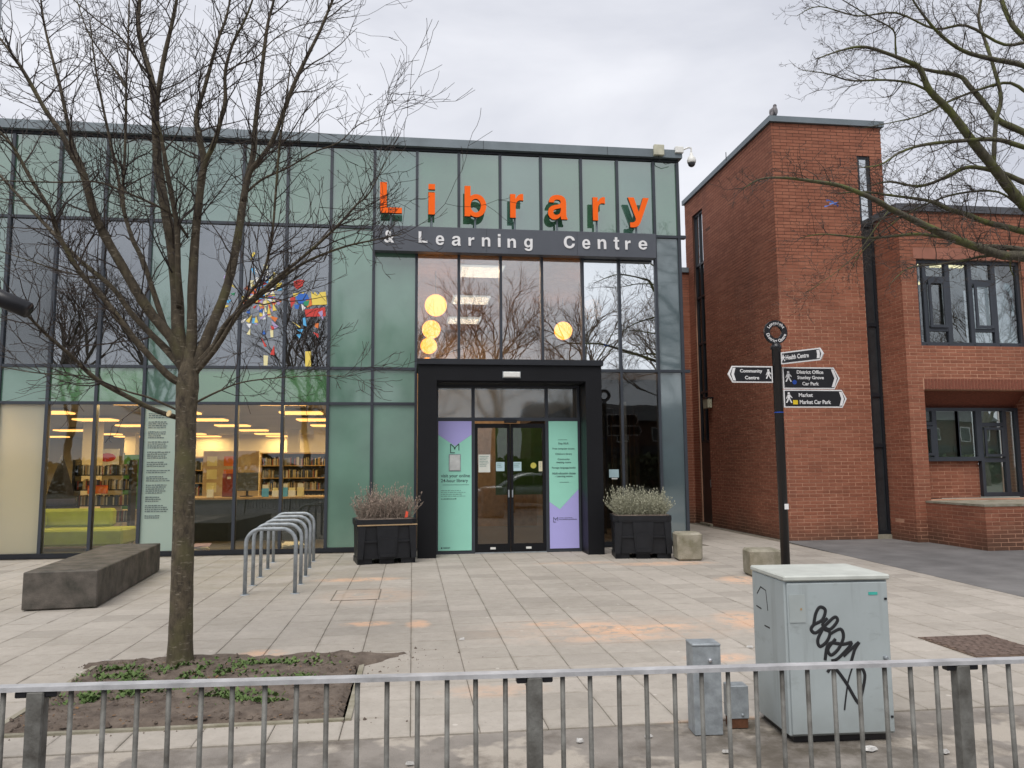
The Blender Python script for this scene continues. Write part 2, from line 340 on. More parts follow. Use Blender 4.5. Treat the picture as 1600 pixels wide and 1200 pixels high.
# paving: each slab its own tone; dried clay smears lie on it
SLX, SLY = 0.42, 0.36
STAINS = [(2.06,7.55,.34,.2,1.0),(1.8,7.8,.26,.12,.8),(2.5,7.6,.26,.13,.9),(1.37,7.95,.2,.09,.7),(-0.45,8.25,.2,.1,1.0),(0.07,8.16,.1,.16,.9),(-0.75,11.45,.5,.16,.8),(4.6,10.45,.3,.3,.9),(4.1,12.4,.65,.2,.7),
          (3.5,7.7,.3,.45,.8),(-1.28,7.1,.16,.12,.8),(2.55,6.35,.22,.12,.8),(2.8,12.75,.6,.14,.4),(-0.5,10.0,.5,.5,.28),(1.9,7.2,.5,.12,.6),(0.6,5.7,.3,.14,.4),(1.95,4.75,.4,.1,.8),(2.0,7.6,1.1,.5,.22)]
def paving_mat():
    M = bpy.data.materials.new('paving_slab'); M.use_nodes = True; t = M.node_tree; b = t.nodes['Principled BSDF']; b.inputs['Roughness'].default_value = 0.82
    N = t.nodes.new; g = N('ShaderNodeNewGeometry'); sp = N('ShaderNodeSeparateXYZ'); t.links.new(g.outputs['Position'], sp.inputs[0])
    def mth(op, a, bb=None, clamp=False):
        n = N('ShaderNodeMath'); n.operation = op; n.use_clamp = clamp
        for i, q in enumerate((a, bb)):
            if q is None: continue
            if isinstance(q, (int, float)): n.inputs[i].default_value = q
            else: t.links.new(q, n.inputs[i])
        return n.outputs[0]
    cb = N('ShaderNodeCombineXYZ')
    t.links.new(mth('FLOOR', mth('DIVIDE', sp.outputs[0], SLX)), cb.inputs[0]); t.links.new(mth('FLOOR', mth('DIVIDE', mth('SUBTRACT', sp.outputs[1], 4.85), SLY)), cb.inputs[1])
    wz = N('ShaderNodeTexWhiteNoise'); wz.noise_dimensions = '2D'; t.links.new(cb.outputs[0], wz.inputs['Vector'])
    r = N('ShaderNodeValToRGB'); r.color_ramp.elements[0].color = (0.365, 0.333, 0.293, 1); r.color_ramp.elements[1].color = (0.425, 0.388, 0.345, 1)
    t.links.new(wz.outputs['Value'], r.inputs[0])
    def noise(s, d=5, rr=0.6):
        n = N('ShaderNodeTexNoise'); n.inputs['Scale'].default_value = s; n.inputs['Detail'].default_value = d; n.inputs['Roughness'].default_value = rr; t.links.new(g.outputs['Position'], n.inputs['Vector']); return n.outputs[0]
    nl = noise(0.7); nf = noise(9, 6, 0.7)
    cr = N('ShaderNodeValToRGB'); cr.color_ramp.elements[0].position = 0.3; cr.color_ramp.elements[0].color = (0.74,0.73,0.71,1); cr.color_ramp.elements[1].position = 0.68; cr.color_ramp.elements[1].color = (1.1,1.1,1.1,1)
    t.links.new(mth('ADD', mth('MULTIPLY', nl, 0.55), mth('MULTIPLY', nf, 0.45)), cr.inputs[0])
    def mixc(fac, a, bb, mode='MIX'):
        m = N('ShaderNodeMix'); m.data_type = 'RGBA'; m.blend_type = mode
        if isinstance(fac, (int, float)): m.inputs[0].default_value = fac
        else: t.links.new(fac, m.inputs[0])
        for i, q in ((6, a), (7, bb)):
            if isinstance(q, tuple): m.inputs[i].default_value = q
            else: t.links.new(q, m.inputs[i])
        return m.outputs[2]
    col = mixc(1.0, r.outputs[0], cr.outputs[0], 'MULTIPLY')
    fx = mth('FRACT', mth('DIVIDE', sp.outputs[0], SLX)); fy = mth('FRACT', mth('DIVIDE', mth('SUBTRACT', sp.outputs[1], 4.85), SLY))
    ed = mth('MINIMUM', mth('MINIMUM', fx, mth('SUBTRACT', 1.0, fx)), mth('MINIMUM', fy, mth('SUBTRACT', 1.0, fy)))
    edm = mth('MULTIPLY', mth('SUBTRACT', 1.0, mth('MULTIPLY', ed, 14.0), True), mth('MULTIPLY', mth('SUBTRACT', noise(3.1, 6, .7), .42), 4.0, True))
    col = mixc(mth('MULTIPLY', edm, .6), col, (0.16, 0.14, 0.105, 1))
    wz2 = N('ShaderNodeTexWhiteNoise'); wz2.noise_dimensions = '3D'; t.links.new(cb.outputs[0], wz2.inputs['Vector'])
    col = mixc(mth('MULTIPLY', mth('GREATER_THAN', wz2.outputs['Value'], .91), .28), col, (0.21, 0.19, 0.165, 1))
    col = mixc(mth('MULTIPLY', mth('MULTIPLY', mth('SUBTRACT', noise(42, 2, .5), .60), 7.0, True), .35), col, (0.17, 0.15, 0.13, 1))
    # algae near the cycle stands and along the glass front
    alg = mth('MULTIPLY', mth('SUBTRACT', 1.0, mth('DIVIDE', mth('ABSOLUTE', mth('SUBTRACT', sp.outputs[0], -2.6)), 3.2), True), mth('MULTIPLY', mth('SUBTRACT', sp.outputs[1], 9.4), 0.45), True)
    al = mth('MULTIPLY', alg, mth('MULTIPLY', mth('SUBTRACT', noise(1.6), 0.38), 2.6, True), True)
    col = mixc(mth('MULTIPLY', al, 0.55), col, (0.17, 0.155, 0.085, 1))
    # clay smears
    tot = None; nb = noise(5.5, 6, 0.75)
    for (x, y, rx, ry, a) in STAINS:
        dx = mth('DIVIDE', mth('SUBTRACT', sp.outputs[0], x), rx); dy = mth('DIVIDE', mth('SUBTRACT', sp.outputs[1], y), ry)
        d2 = mth('ADD', mth('MULTIPLY', dx, dx), mth('MULTIPLY', dy, dy))
        v = mth('MULTIPLY', mth('SUBTRACT', 1.15, mth('MULTIPLY', d2, 0.5), True), a)
        tot = v if tot is None else mth('MAXIMUM', tot, v)
    st = mth('MULTIPLY', tot, mth('MULTIPLY', mth('SUBTRACT', nb, 0.40), 9.0, True), True)
    col = mixc(mth('MULTIPLY', st, 0.8), col, (0.68, 0.42, 0.27, 1))
    col = mixc(mth('MULTIPLY', mth('MULTIPLY', mth('SUBTRACT', noise(2.3, 8, .72), .55), 5.0, True), .38), col, (0.20, 0.175, 0.15, 1))
    # chewing gum spots and pale scuffs
    vo = N('ShaderNodeTexVoronoi'); vo.inputs['Scale'].default_value = 3.1; t.links.new(g.outputs['Position'], vo.inputs['Vector'])
    col = mixc(mth('MULTIPLY', mth('LESS_THAN', vo.outputs['Distance'], 0.055), 0.45), col, (0.66, 0.62, 0.57, 1))
    t.links.new(col, b.inputs['Base Color'])
    bp = N('ShaderNodeBump'); bp.inputs['Strength'].default_value = 0.25; bp.inputs['Distance'].default_value = 0.004; t.links.new(noise(70, 3), bp.inputs['Height']); t.links.new(bp.outputs[0], b.inputs['Normal'])
    MATS['paving_slab'] = M; return M
SLAB = paving_mat()
JOINT = mat('joint_sand', (0.20, 0.175, 0.14, 1), 0.95, 0, 0.25, 8)
TARMAC = mat('tarmac', (0.165, 0.16, 0.158, 1), 0.92, 0, 0.16, 1.5, 0.6, 120)
def footway_mat():
    """old tarmac and concrete: pale worn patches, dark damp dirt where things stand"""
    M = mat('worn_footway', (0.25, 0.225, 0.20, 1), 0.92, 0, .12, 4, 0.7, 110); t = M.node_tree; b = t.nodes['Principled BSDF']; N = t.nodes.new; g = N('ShaderNodeNewGeometry')
    src = b.inputs['Base Color'].links[0].from_socket
    def nz_(sc, d=6, off=0):
        mp_ = N('ShaderNodeMapping'); mp_.inputs['Location'].default_value = (off, off, 0); t.links.new(g.outputs['Position'], mp_.inputs[0])
        n = N('ShaderNodeTexNoise'); n.inputs['Scale'].default_value = sc; n.inputs['Detail'].default_value = d; n.inputs['Roughness'].default_value = .65; t.links.new(mp_.outputs[0], n.inputs['Vector']); return n.outputs[0]
    def rmp(v, lo, hi, top=1.0):
        m = N('ShaderNodeMapRange'); m.inputs[1].default_value = lo; m.inputs[2].default_value = hi; m.inputs[4].default_value = top; t.links.new(v, m.inputs[0]); return m.outputs[0]
    def mixc(f, a, c):
        x = N('ShaderNodeMix'); x.data_type = 'RGBA'; t.links.new(f, x.inputs[0]); t.links.new(a, x.inputs[6]); x.inputs[7].default_value = c; return x.outputs[2]
    col = mixc(rmp(nz_(1.3, 4), .52, .56, .8), src, (0.42, 0.375, 0.32, 1))
    col = mixc(rmp(nz_(2.1, 8, 5), .50, .68, .85), col, (0.10, 0.082, 0.065, 1))
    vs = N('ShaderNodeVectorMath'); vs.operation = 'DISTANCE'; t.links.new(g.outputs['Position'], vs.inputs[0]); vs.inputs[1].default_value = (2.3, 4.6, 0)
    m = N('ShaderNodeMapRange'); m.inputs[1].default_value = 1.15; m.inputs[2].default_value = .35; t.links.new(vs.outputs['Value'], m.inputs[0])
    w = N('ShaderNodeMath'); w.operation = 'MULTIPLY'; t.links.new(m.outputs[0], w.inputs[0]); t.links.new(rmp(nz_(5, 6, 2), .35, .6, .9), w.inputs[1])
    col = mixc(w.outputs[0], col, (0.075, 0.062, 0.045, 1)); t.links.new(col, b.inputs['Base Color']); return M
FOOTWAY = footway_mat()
SOIL = mat('bare_soil', (0.17, 0.135, 0.108, 1), 1.0, 0, 0.0, 9, 1.0, 45, col2=(0.07, 0.052, 0.041, 1))

# ------------------------------------------------------------------ ground
structure(MB().box(-300, 300, -300, 300, -0.4, -0.16).build('ground', mat('far_ground', (0.13, 0.13, 0.10, 1), 0.95, 0, 0.2, 0.3)))
structure(MB().box(-120, 120, -9.0, 2.05, -0.156, -0.12).build('road', TARMAC))
structure(MB().box(-120, 120, 2.05, 2.2, -0.156, 0.0).build('kerb', CONC))
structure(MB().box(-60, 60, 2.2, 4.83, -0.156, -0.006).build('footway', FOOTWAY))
PIT = (-2.52, -0.42, 5.21, 6.84)
pv = structure(MB().box(-60, 7.9, 4.83, 21.2, -0.156, -0.012).build('paving', JOINT))
def slab_mesh(w, d):
    c = 0.004; m = MB(); a, b = w/2-0.002, d/2-0.0018
    n = [(-a,-b,-0.03),(a,-b,-0.03),(a,b,-0.03),(-a,b,-0.03),(-a,-b,-c),(a,-b,-c),(a,b,-c),(-a,b,-c),(-a+c,-b+c,0),(a-c,-b+c,0),(a-c,b-c,0),(-a+c,b-c,0)]
    m.v = n; m.f = [(0,1,5,4),(1,2,6,5),(2,3,7,6),(3,0,4,7),(4,5,9,8),(5,6,10,9),(6,7,11,10),(7,4,8,11),(8,9,10,11)]
    return m
base = slab_mesh(SLX, SLY); sme = base.mesh('slab'); sme.materials.append(SLAB)
cells = []
i0, i1 = int(-16/SLX)-1, int(7.75/SLX)
for i in range(i0, i1+1):
    for j in range(0, 45):
        x = (i+0.5)*SLX; y = 4.85+(j+0.5)*SLY
        if y > 15.0 and (x < 5.9 or y > 20.9): continue
        if x > 7.7: continue
        if PIT[0] < x < PIT[1] and PIT[2] < y < 7.01: continue
        px, py, d = proj((x, y, 0))
        vis = -60 < px < 1660 and py < 1260
        cells.append((d if vis else 999+d, x, y))
cells.sort()
rest = MB()
for k, (d, x, y) in enumerate(cells):
    tz = random.uniform(-0.0015, 0.0015); ax, ay = random.gauss(0, 0.002), random.gauss(0, 0.002)
    if k < 300:
        o = link('slab', sme, pv, (x, y, tz)); o.rotation_euler = (ax, ay, random.gauss(0, 0.003))
    else:
        n = len(rest.v)
        rest.v += [(x+v[0], y+v[1], v[2]+tz+ay*v[0]+ax*v[1]) for v in base.v]; rest.f += [tuple(q+n for q in f) for f in base.f]
stuff(rest.build('slab_field', SLAB, pv))
# cut slabs along the top of the tree pit
for k in range(5): slab_mesh(SLX, .165).build('cut_slab', SLAB, pv, loc=(PIT[0]+SLX*(k+.5), 6.9275, 0))
# tarmac yard on the right, edge running slightly across the slabs
structure(MB().prism([(7.72, 15.49), (7.28, 9.0), (7.0, 4.84), (40, 4.84), (40, 15.49)], 'z', -0.1, 0.004).build('yard_tarmac', TARMAC))
# cover plates in the paving
gp = thing('access_cover', 'square brown brick filled access cover set in the paving right of the cabinet', 'cover', (4.98, 6.38, 0.003))
MB().box(-.35, .35, -.38, .38, -0.02, 0.004).build('frame', mat('rusty_frame', (0.16, 0.11, 0.08, 1), 0.8, 0.2, 0.2, 20), gp)
cs = MB().box(-.05, .05, -.022, .022, 0, 0.006).mesh('brick'); cs.materials.append(mat('cover_brick', (0.15, 0.105, 0.085, 1), 0.9, 0, 0.25, 25, 0.5, 80))
for r_ in range(14):
    for c_ in range(6): link('brick', cs, gp, (-.275+c_*0.108+(0.02 if r_ % 2 else -0.012), -.335+r_*0.0515, 0.004))
mh = thing('inspection_cover', 'thin outlined inspection cover in the paving before the cycle stands', 'cover', (-0.68, 10.1, 0.001))
for a in ((-.29,.29,-.4,-.385),(-.29,.29,.385,.4),(-.29,-.275,-.385,.385),(.275,.29,-.385,.385)): MB().box(*a, -0.01, 0.004).build('rim', JOINT, mh)
MB().box(-.275, .275, -.385, .385, -0.01, 0.0025).build('plate', SLAB, mh)
# litter
for (px, py, s, lab) in [(722,1000,.05,'small white scrap of litter on the open paving before the doors'),(165,1035,.07,'white scrap of litter on the slabs just behind the soil bed'),(1172,1012,.06,'white scrap of litter beside the left of the cabinet'),
        (1357,1172,.09,'large crumpled white litter by the cabinet foot near the guardrail post'),(120,1126,.05,'white scrap of litter at the left end of the soil bed'),(1012,1152,.05,'white scrap of litter left of the tall steel pillar foot'),
        (1135,1176,.05,'white scrap of litter before the two steel pillars'),(640,1195,.05,'white scrap of litter behind the bars at the bottom middle'),(1475,1176,.07,'white scrap of litter right of the cabinet at the post'),(905,1160,.04,'tiny white scrap of litter on the dark footway right of the middle post')]:
    d = CF + CX*((px-800)/1202) + CU*((600-py)/1202); p = CAM + d*(-CAM.z/d.z)
    m_ = MB(); a = random.uniform(0, 3)
    s *= .75; pts = [(s*math.cos(a+k*1.2566)*random.uniform(.5,1), s*0.6*math.sin(a+k*1.2566)*random.uniform(.5,1)) for k in range(5)]
    m_.prism(pts, 'z', 0, 0.006)
    for q in range(5, 10): v = m_.v[q]; m_.v[q] = (v[0]*.8, v[1]*.8, random.uniform(.006, .022))
    tag(m_.build('litter_scrap', mat('litter_grey', (.55,.54,.52,1), .7, 0, .2, 40), None, loc=(p.x, p.y, 0.004)), lab, 'litter', 'white litter scraps on the ground')

# ------------------------------------------------------------------ library building
LY = 15.2115
MX = [-7.557+0.8465*k for k in range(-12, 14)] + [4.222, 5.013]       # mullion lines; index 12 is the first one in the picture
XC = 5.569
Z1, Z2, Z3, ZT = 6.366, 3.523, 2.832, 7.98
lib = thing('library_building', 'long two storey library with green glass panels and grey framing', 'building', (0, 0, 0))
def mullion(x, z0, z1, w=0.055, y0=LY-0.05): MB().box(x-w/2, x+w/2, y0, LY+0.09, z0, z1).build('mullion', FRAME, lib)
for k, x in enumerate(MX):
    kk = k-12
    if 10 <= kk <= 13 and False: continue
    z0 = 0.085
    if 10 <= kk <= 13: z0 = 3.55 if kk < 13 else 3.55
    mullion(x, z0, ZT)
mullion(XC-0.03, 0.0, ZT, 0.06)
mullion(MX[25], 0.085, 3.55, 0.055)
XL = MX[0]
def transom(z, x0, x1, h=0.055): MB().box(x0, x1, LY-0.042, LY+0.08, z-h/2, z+h/2).build('transom', FRAME, lib)
edges = MX + [XC]
for k in range(len(edges)-1):
    x0, x1 = edges[k]+0.0275, edges[k+1]-0.0275
    kk = k-12
    if x1 < -9.2: 
        pass
    if kk < 8 or kk >= 15: transom(Z1, x0, x1)
    if kk < 9 or kk >= 13: transom(Z2, x0, x1)
    if kk < 9: transom(Z3, x0, x1)
MB().box(XC-0.03, XC+0.11, LY-0.06, LY+0.06, Z1-0.03, Z1+0.03).build('corner_bracket', FRAME, lib)
MB().box(XC-0.03, XC+0.11, LY-0.06, LY+0.06, Z2-0.03, Z2+0.03).build('corner_bracket', FRAME, lib)
MB().box(XL, 0.05, LY-0.07, LY+0.09, 0.0, 0.085).build('sill', FRAMED, lib)
MB().box(3.5, XC, LY-0.07, LY+0.09, 0.0, 0.085).build('sill', FRAMED, lib)
# panes: one object for each
def pane(x0, x1, z0, z1, m, name='glass_pane', t=0.012):
    return MB().box(x0+0.027, x1-0.027, LY, LY+t, z0+0.027, z1-0.027).build(name, m, lib)
for k in range(len(edges)-1):
    kk = k-12; x0, x1 = edges[k], edges[k+1]
    g = kk
    pane(x0, x1, Z1, ZT+0.03, (G_TOP2 if kk in (1, 4, 8, 11, 14) else G_TOP), 'green_panel')
    if kk == 15:
        pane(x0, x1, Z2, Z1, G_GREY, 'grey_panel'); pane(x0, x1, 0.06, Z2, G_GREY, 'grey_panel'); continue
    # upper windows
    if 13 <= kk <= 14: pane(x0, x1, Z2, Z1, GLASSM)
    elif 9 <= kk <= 12: pane(x0, x1, 3.55, Z1, GLASSL)
    elif kk in (3, 7, 8, -5, -1): pane(x0, x1, Z2, Z1, G_MID if kk >= 7 else G_TOP2, 'green_panel')
    elif kk == 0: pane(x0, x1, Z2, Z1, glass('hazed_glass', (0.45, 0.50, 0.52, 1), 0.18, 0.12))
    else: pane(x0, x1, Z2, Z1, GLASSU)
    # spandrels
    if kk < 9: pane(x0, x1, Z3, Z2, {0: G_MID, 3: G_TOP2, 7: G_MID, 8: G_MID}.get(kk, G_SPA), 'green_panel')
    # ground floor
    if kk < 9:
        if kk in (0, -1, -6): pane(x0, x1, 0.06, Z3, FROST, 'frosted_pane')
        elif kk in (3, -4): pane(x0, x1, 0.06, Z3, FROSTG, 'frosted_pane')
        elif kk in (7, 8): pane(x0, x1, 0.06, Z3, G_LOW, 'green_panel')
        else: pane(x0, x1, 0.06, Z3, GLASS)
    elif kk >= 13: pane(x0, x1, 0.06, Z2, GLASSD)
# roof edge
MB().box(XL, XC+0.06, LY-0.12, LY+0.5, 8.06, 8.235).build('roof_fascia', ZINC, lib)
MB().box(XL, XC, LY-0.02, LY+0.5, ZT+0.02, 8.06).build('shadow_gap', FRAMED, lib)
MB().box(XL, XC+0.02, LY+0.5, 37.5, 8.02, 8.16).build('roof', mat('roof_felt', (0.1,0.1,0.1,1), 0.9), lib)
for k in range(-4, 5): MB().box(k*2.6-1.2, k*2.6-1.192, LY-0.124, LY-0.1, 8.06, 8.238).build('fascia_joint', FRAMED, lib)
# side and rear walls, floors and ceilings
MB().box(XC-0.02, XC+0.03, LY+0.1, 21.0, 0.0, 8.02).build('side_wall', FRAMED, lib)
MB().box(XL-0.3, XL-0.02, LY, 37.3, 0.0, 8.02).build('side_wall', FRAMED, lib)
MB().box(XL, XC, 36.9, 37.2, 0.0, 8.02).build('rear_wall', CREAM, lib)
MB().box(XL, XC-0.05, LY+0.1, 36.9, 0.003, 0.03).build('floor', CARPET, lib)
MB().box(XL, -0.82, LY+0.12, 36.9, 2.98, 3.40).build('ceiling', CEIL, lib)
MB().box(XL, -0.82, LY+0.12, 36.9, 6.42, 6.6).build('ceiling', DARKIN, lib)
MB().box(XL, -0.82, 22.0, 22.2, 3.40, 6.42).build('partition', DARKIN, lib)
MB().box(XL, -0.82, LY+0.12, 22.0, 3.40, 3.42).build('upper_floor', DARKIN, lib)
MB().box(-0.80, -0.62, LY+0.12, 36.8, 0.03, 8.0).build('partition', CREAM, lib)
MB().box(-0.62, XC-0.03, 24.6, 24.8, 0.03, 8.0).build('partition', mat('lobby_wall', (0.40, 0.33, 0.24, 1), 0.8), lib)
MB().box(-0.62, XC-0.03, LY+0.12, 24.6, 5.98, 6.1).build('ceiling', mat('lobby_ceiling', (0.55, 0.38, 0.22, 1), 0.8), lib)
MB().box(3.45, XC-0.03, LY+0.5, 24.6, 2.9, 3.4).build('floor_slab', DARKIN, lib)
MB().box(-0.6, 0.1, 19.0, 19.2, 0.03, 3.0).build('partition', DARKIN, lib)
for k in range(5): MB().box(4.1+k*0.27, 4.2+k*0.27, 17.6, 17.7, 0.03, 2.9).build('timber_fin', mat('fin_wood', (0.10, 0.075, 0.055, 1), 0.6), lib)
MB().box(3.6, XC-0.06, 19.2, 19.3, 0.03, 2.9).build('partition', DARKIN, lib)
MB().box(3.62, 3.72, LY+0.12, LY+0.22, 0.03, 3.4).build('column', mat('ochre_post', (0.35, 0.23, 0.08, 1), 0.6), lib)
MB().box(4.3, 4.36, LY+0.15, LY+0.22, 0.03, 2.9).build('column', mat('pale_post', (0.35, 0.28, 0.22, 1), 0.6), lib)
# columns of the reading room
for cx_, cy_ in ((-8.9, 23), (-4.3, 29), (-3.0, 26), (-10.6, 31)): MB().box(cx_-.2, cx_+.2, cy_-.2, cy_+.2, 0.03, 2.98).build('column', CREAM, lib)
MB().box(-9.4, -0.9, 33.0, 33.2, 0.03, 2.98).build('partition', CREAM, lib)

# entrance portal
PX0, PX1, PY, DY = 0.1, 3.47, 13.85, 14.45
po = MB()
for a in ((PX0, 0.43, 0.0, 3.15), (3.17, PX1, 0.0, 3.15)): po.box(a[0], a[1], PY, LY+0.02, a[2], a[3])
po.box(PX0, PX1, PY, LY+0.02, 3.15, 3.44)
portal = po.build('entrance_portal', BLACK, lib)
MB().box(PX0-0.03, PX1+0.03, PY-0.05, LY+0.0, 3.44, 3.54).build('capping', FRAMED, portal)
MB().box(0.435, 3.165, PY+0.05, LY, 3.12, 3.148).build('soffit', BLACK, portal)
def fr(x0, x1, z0, z1, d=0.08): MB().box(x0, x1, DY-d/2, DY+d/2, z0, z1).build('door_frame', FRAME, lib)
fr(0.432, 0.475, 0.0, 3.12); fr(3.125, 3.168, 0.0, 3.12); fr(1.10, 1.16, 0.0, 3.12); fr(2.50, 2.56, 0.0, 3.12)
for a, b in ((0.475, 1.10), (1.16, 2.50), (2.56, 3.125)):
    fr(a, b, 2.45, 2.515, 0.076); fr(a, b, 3.08, 3.12, 0.076)
    MB().box(a, b, DY-0.006, DY+0.006, 2.515, 3.08).build('transom_pane', glass('transom_glass', (0.5, 0.54, 0.52, 1), 0.14, 0.05), lib)
for a, b in ((0.475, 1.10), (2.56, 3.125)):
    fr(a, b, 0.0, 0.06, 0.076); MB().box(a, b, DY-0.006, DY+0.006, 0.06, 2.45).build('side_pane', GLASSD, lib)
for s, (a, b) in enumerate(((1.165, 1.825), (1.835, 2.495))):
    dm = MB()
    for c in ((a, a+0.05, 0.02, 2.40), (b-0.05, b, 0.02, 2.40), (a+0.05, b-0.05, 0.02, 0.17), (a+0.05, b-0.05, 2.32, 2.40)): dm.box(c[0], c[1], DY-0.03, DY+0.03, c[2], c[3])
    d_ = dm.build('door', BLACK, lib)
    MB().box(a+0.05, b-0.05, DY-0.005, DY+0.005, 0.17, 2.32).build('door_glass', GLASSD, d_)
    hx = (b-0.03) if s == 0 else (a+0.03)
    MB().cbox(hx-0.012, hx+0.012, DY-0.055, DY-0.03, 1.02, 1.16, 0.004).build('door_handle', GALV, d_)
    MB().cbox((a+b)/2-.05, (a+b)/2+.05, DY-0.036, DY-0.03, 0.07, 0.11, 0.002).build('kick_label', WHITEP, d_)
MB().cbox(1.71, 1.95, DY-0.12, DY-0.04, 2.41, 2.47, 0.01).build('door_sensor', SIGNBLACK, lib)
MB().box(1.165, 2.495, DY-0.06, DY+0.2, 0.0, 0.019).build('threshold', GALV, lib)
# dim lobby things behind the doors
MB().box(1.0, 1.5, 18.0, 18.3, 0.03, 2.3).build('lobby_screen', mat('lobby_wood', (0.30, 0.15, 0.06, 1), 0.6), lib)
MB().box(2.05, 3.3, 19.0, 19.1, 0.9, 2.6).build('lobby_board', mat('lobby_green', (0.06, 0.16, 0.04, 1), 0.7), lib)
MB().box(0.5, 3.3, 20.5, 20.6, 0.03, 1.0).build('lobby_counter', WOOD, lib)
el = thing('bulkhead_light', 'small cream bulkhead light fixed over the black entrance portal', 'light', (1.79, PY-0.001, 3.26))
MB().cbox(-.155, .155, -.06, 0, -.05, .05, .012).build('diffuser', WHITEP, el); MB().box(-.165, .165, -.018, -.001, -.06, .06).build('backplate', GALV, el)

# ------------------------------------------------------------------ lamps in the rooms
n = 0
for ix, lx in enumerate((-14.0, -11.2, -8.2, -5.4, -2.6)):
    for iy, ly in enumerate((15.78, 18.6, 21.3, 24.2, 27.2, 30.1, 32.4)):
        if lx < -9 and iy <= 1: continue
        p = proj((lx, ly, 2.9))
        if p[0] < -120: continue
        col = ['far left', 'left', 'middle left', 'middle right', 'right'][ix]; row = ['nearest the glass', 'front', 'second', 'third', 'fourth', 'fifth', 'rear'][iy]
        t = thing('pendant_panel_light', 'warm glowing ceiling panel light in the reading room, row %s, %s column' % (row, col), 'light', (lx, ly, 2.9), 0, 'panel lights of the reading room')
        MB().cbox(-.47, .47, -.32, .32, -.04, 0.0, .012).build('diffuser', LAMP, t)
        MB().box(-.49, .49, -.34, .34, 0.001, 0.02).build('tray', WHITEP, t)
        ld = bpy.data.lights.new('panel_light', 'AREA'); ld.shape = 'RECTANGLE'; ld.size = .9; ld.size_y = .6; ld.energy = 19; ld.color = (1, .68, .30); lo_ = link('panel_light', ld, t, (0, 0, -.05))
        for sx in (-.3, .3): MB().tube([(sx,0,.02),(sx,0,.079)], .006, 5).build('hanger', GALV, t)
for i, (gx, gy_, gz_, rr, lab) in enumerate([(.50,17.0,5.19,.245,'upper left large'),(.46,19.5,5.09,.235,'second left'),(.45,22.0,5.06,.235,'third left'),(.44,23.8,4.75,.22,'lowest left'),(3.89,19.5,5.11,.235,'right hand'),(4.07,17.0,5.17,.235,'far right, behind the mirrored pane')]):
    t = thing('globe_lamp', 'glowing amber globe lamp hanging in the lobby, %s one' % lab, 'lamp', (gx, gy_, gz_), 0, 'amber globe lamps of the lobby')
    MB().ball((0,0,0), rr, 28, 18).build('globe', GLOBE, t, True); MB().tube([(0,0,rr-.01),(0,0,5.98-gz_)], .008, 6).build('cord', SIGNBLACK, t)
for i, yy in enumerate((16.85, 19.85, 22.7)):
    t = thing('ceiling_panel_light', 'white square ceiling panel light in the lobby, %s one' % ['nearest', 'middle', 'farthest'][i], 'light', (1.5, yy, 5.96), 0, 'square ceiling lights of the lobby')
    ld = bpy.data.lights.new('panel_light', 'AREA'); ld.shape = 'RECTANGLE'; ld.size = .9; ld.size_y = .9; ld.energy = 45; ld.color = (1, .66, .40); link('panel_light', ld, t, (0, 0, -.03))
    MB().box(-.48, .48, -.5, .5, -.02, 0).build('diffuser', PANEL_L, t); MB().box(-.5, .5, -.52, .52, 0.0005, .018).build('tray', WHITEP, t)

# ------------------------------------------------------------------ sign over the entrance
SY = LY-0.25
KS = (SY-.02)/14.861
sg = thing('library_sign', 'grey sign beam with orange raised letters and white lettering over the entrance', 'sign', (0, 0, 0))
MB().cbox(-0.762*KS, 4.935*KS, SY, LY-0.06, 1.6+4.215*KS, 1.6+4.725*KS, 0.006).build('sign_beam', mat('sign_grey', lin(80,84,92), 0.45, 0.1, 0.06, 2), sg)
for bx in (-0.6, 1.0, 2.7, 4.6): MB().box(bx-.04, bx+.04, LY-0.06, LY-0.02, 5.9, 6.25).build('bracket', FRAMED, sg)
for bx in (1.45, 3.3): MB().box(bx-.003, bx+.003, SY-0.002, SY+.05, 5.86, 6.33).build('beam_joint', FRAMED, sg)
ORANGE = mat('orange_letter', (0.90, 0.135, 0.012, 1), 0.7, 0, 0.03, 3, spec=.15)
LS = [('L',-.663,-.233,6.572,7.194),('i',.285,.415,6.57,7.193),('b',1.003,1.437,6.545,7.183),('r',1.918,2.186,6.56,7.061),('a',2.688,3.09,6.552,7.068),('r',3.616,3.873,6.562,7.061),('y',4.355,4.799,6.442,7.075)]
def ell(cx, cy, rx, ry, a0, a1, n): return [(cx+rx*math.cos(R(a0+(a1-a0)*i/n)), cy+ry*math.sin(R(a0+(a1-a0)*i/n))) for i in range(n+1)]
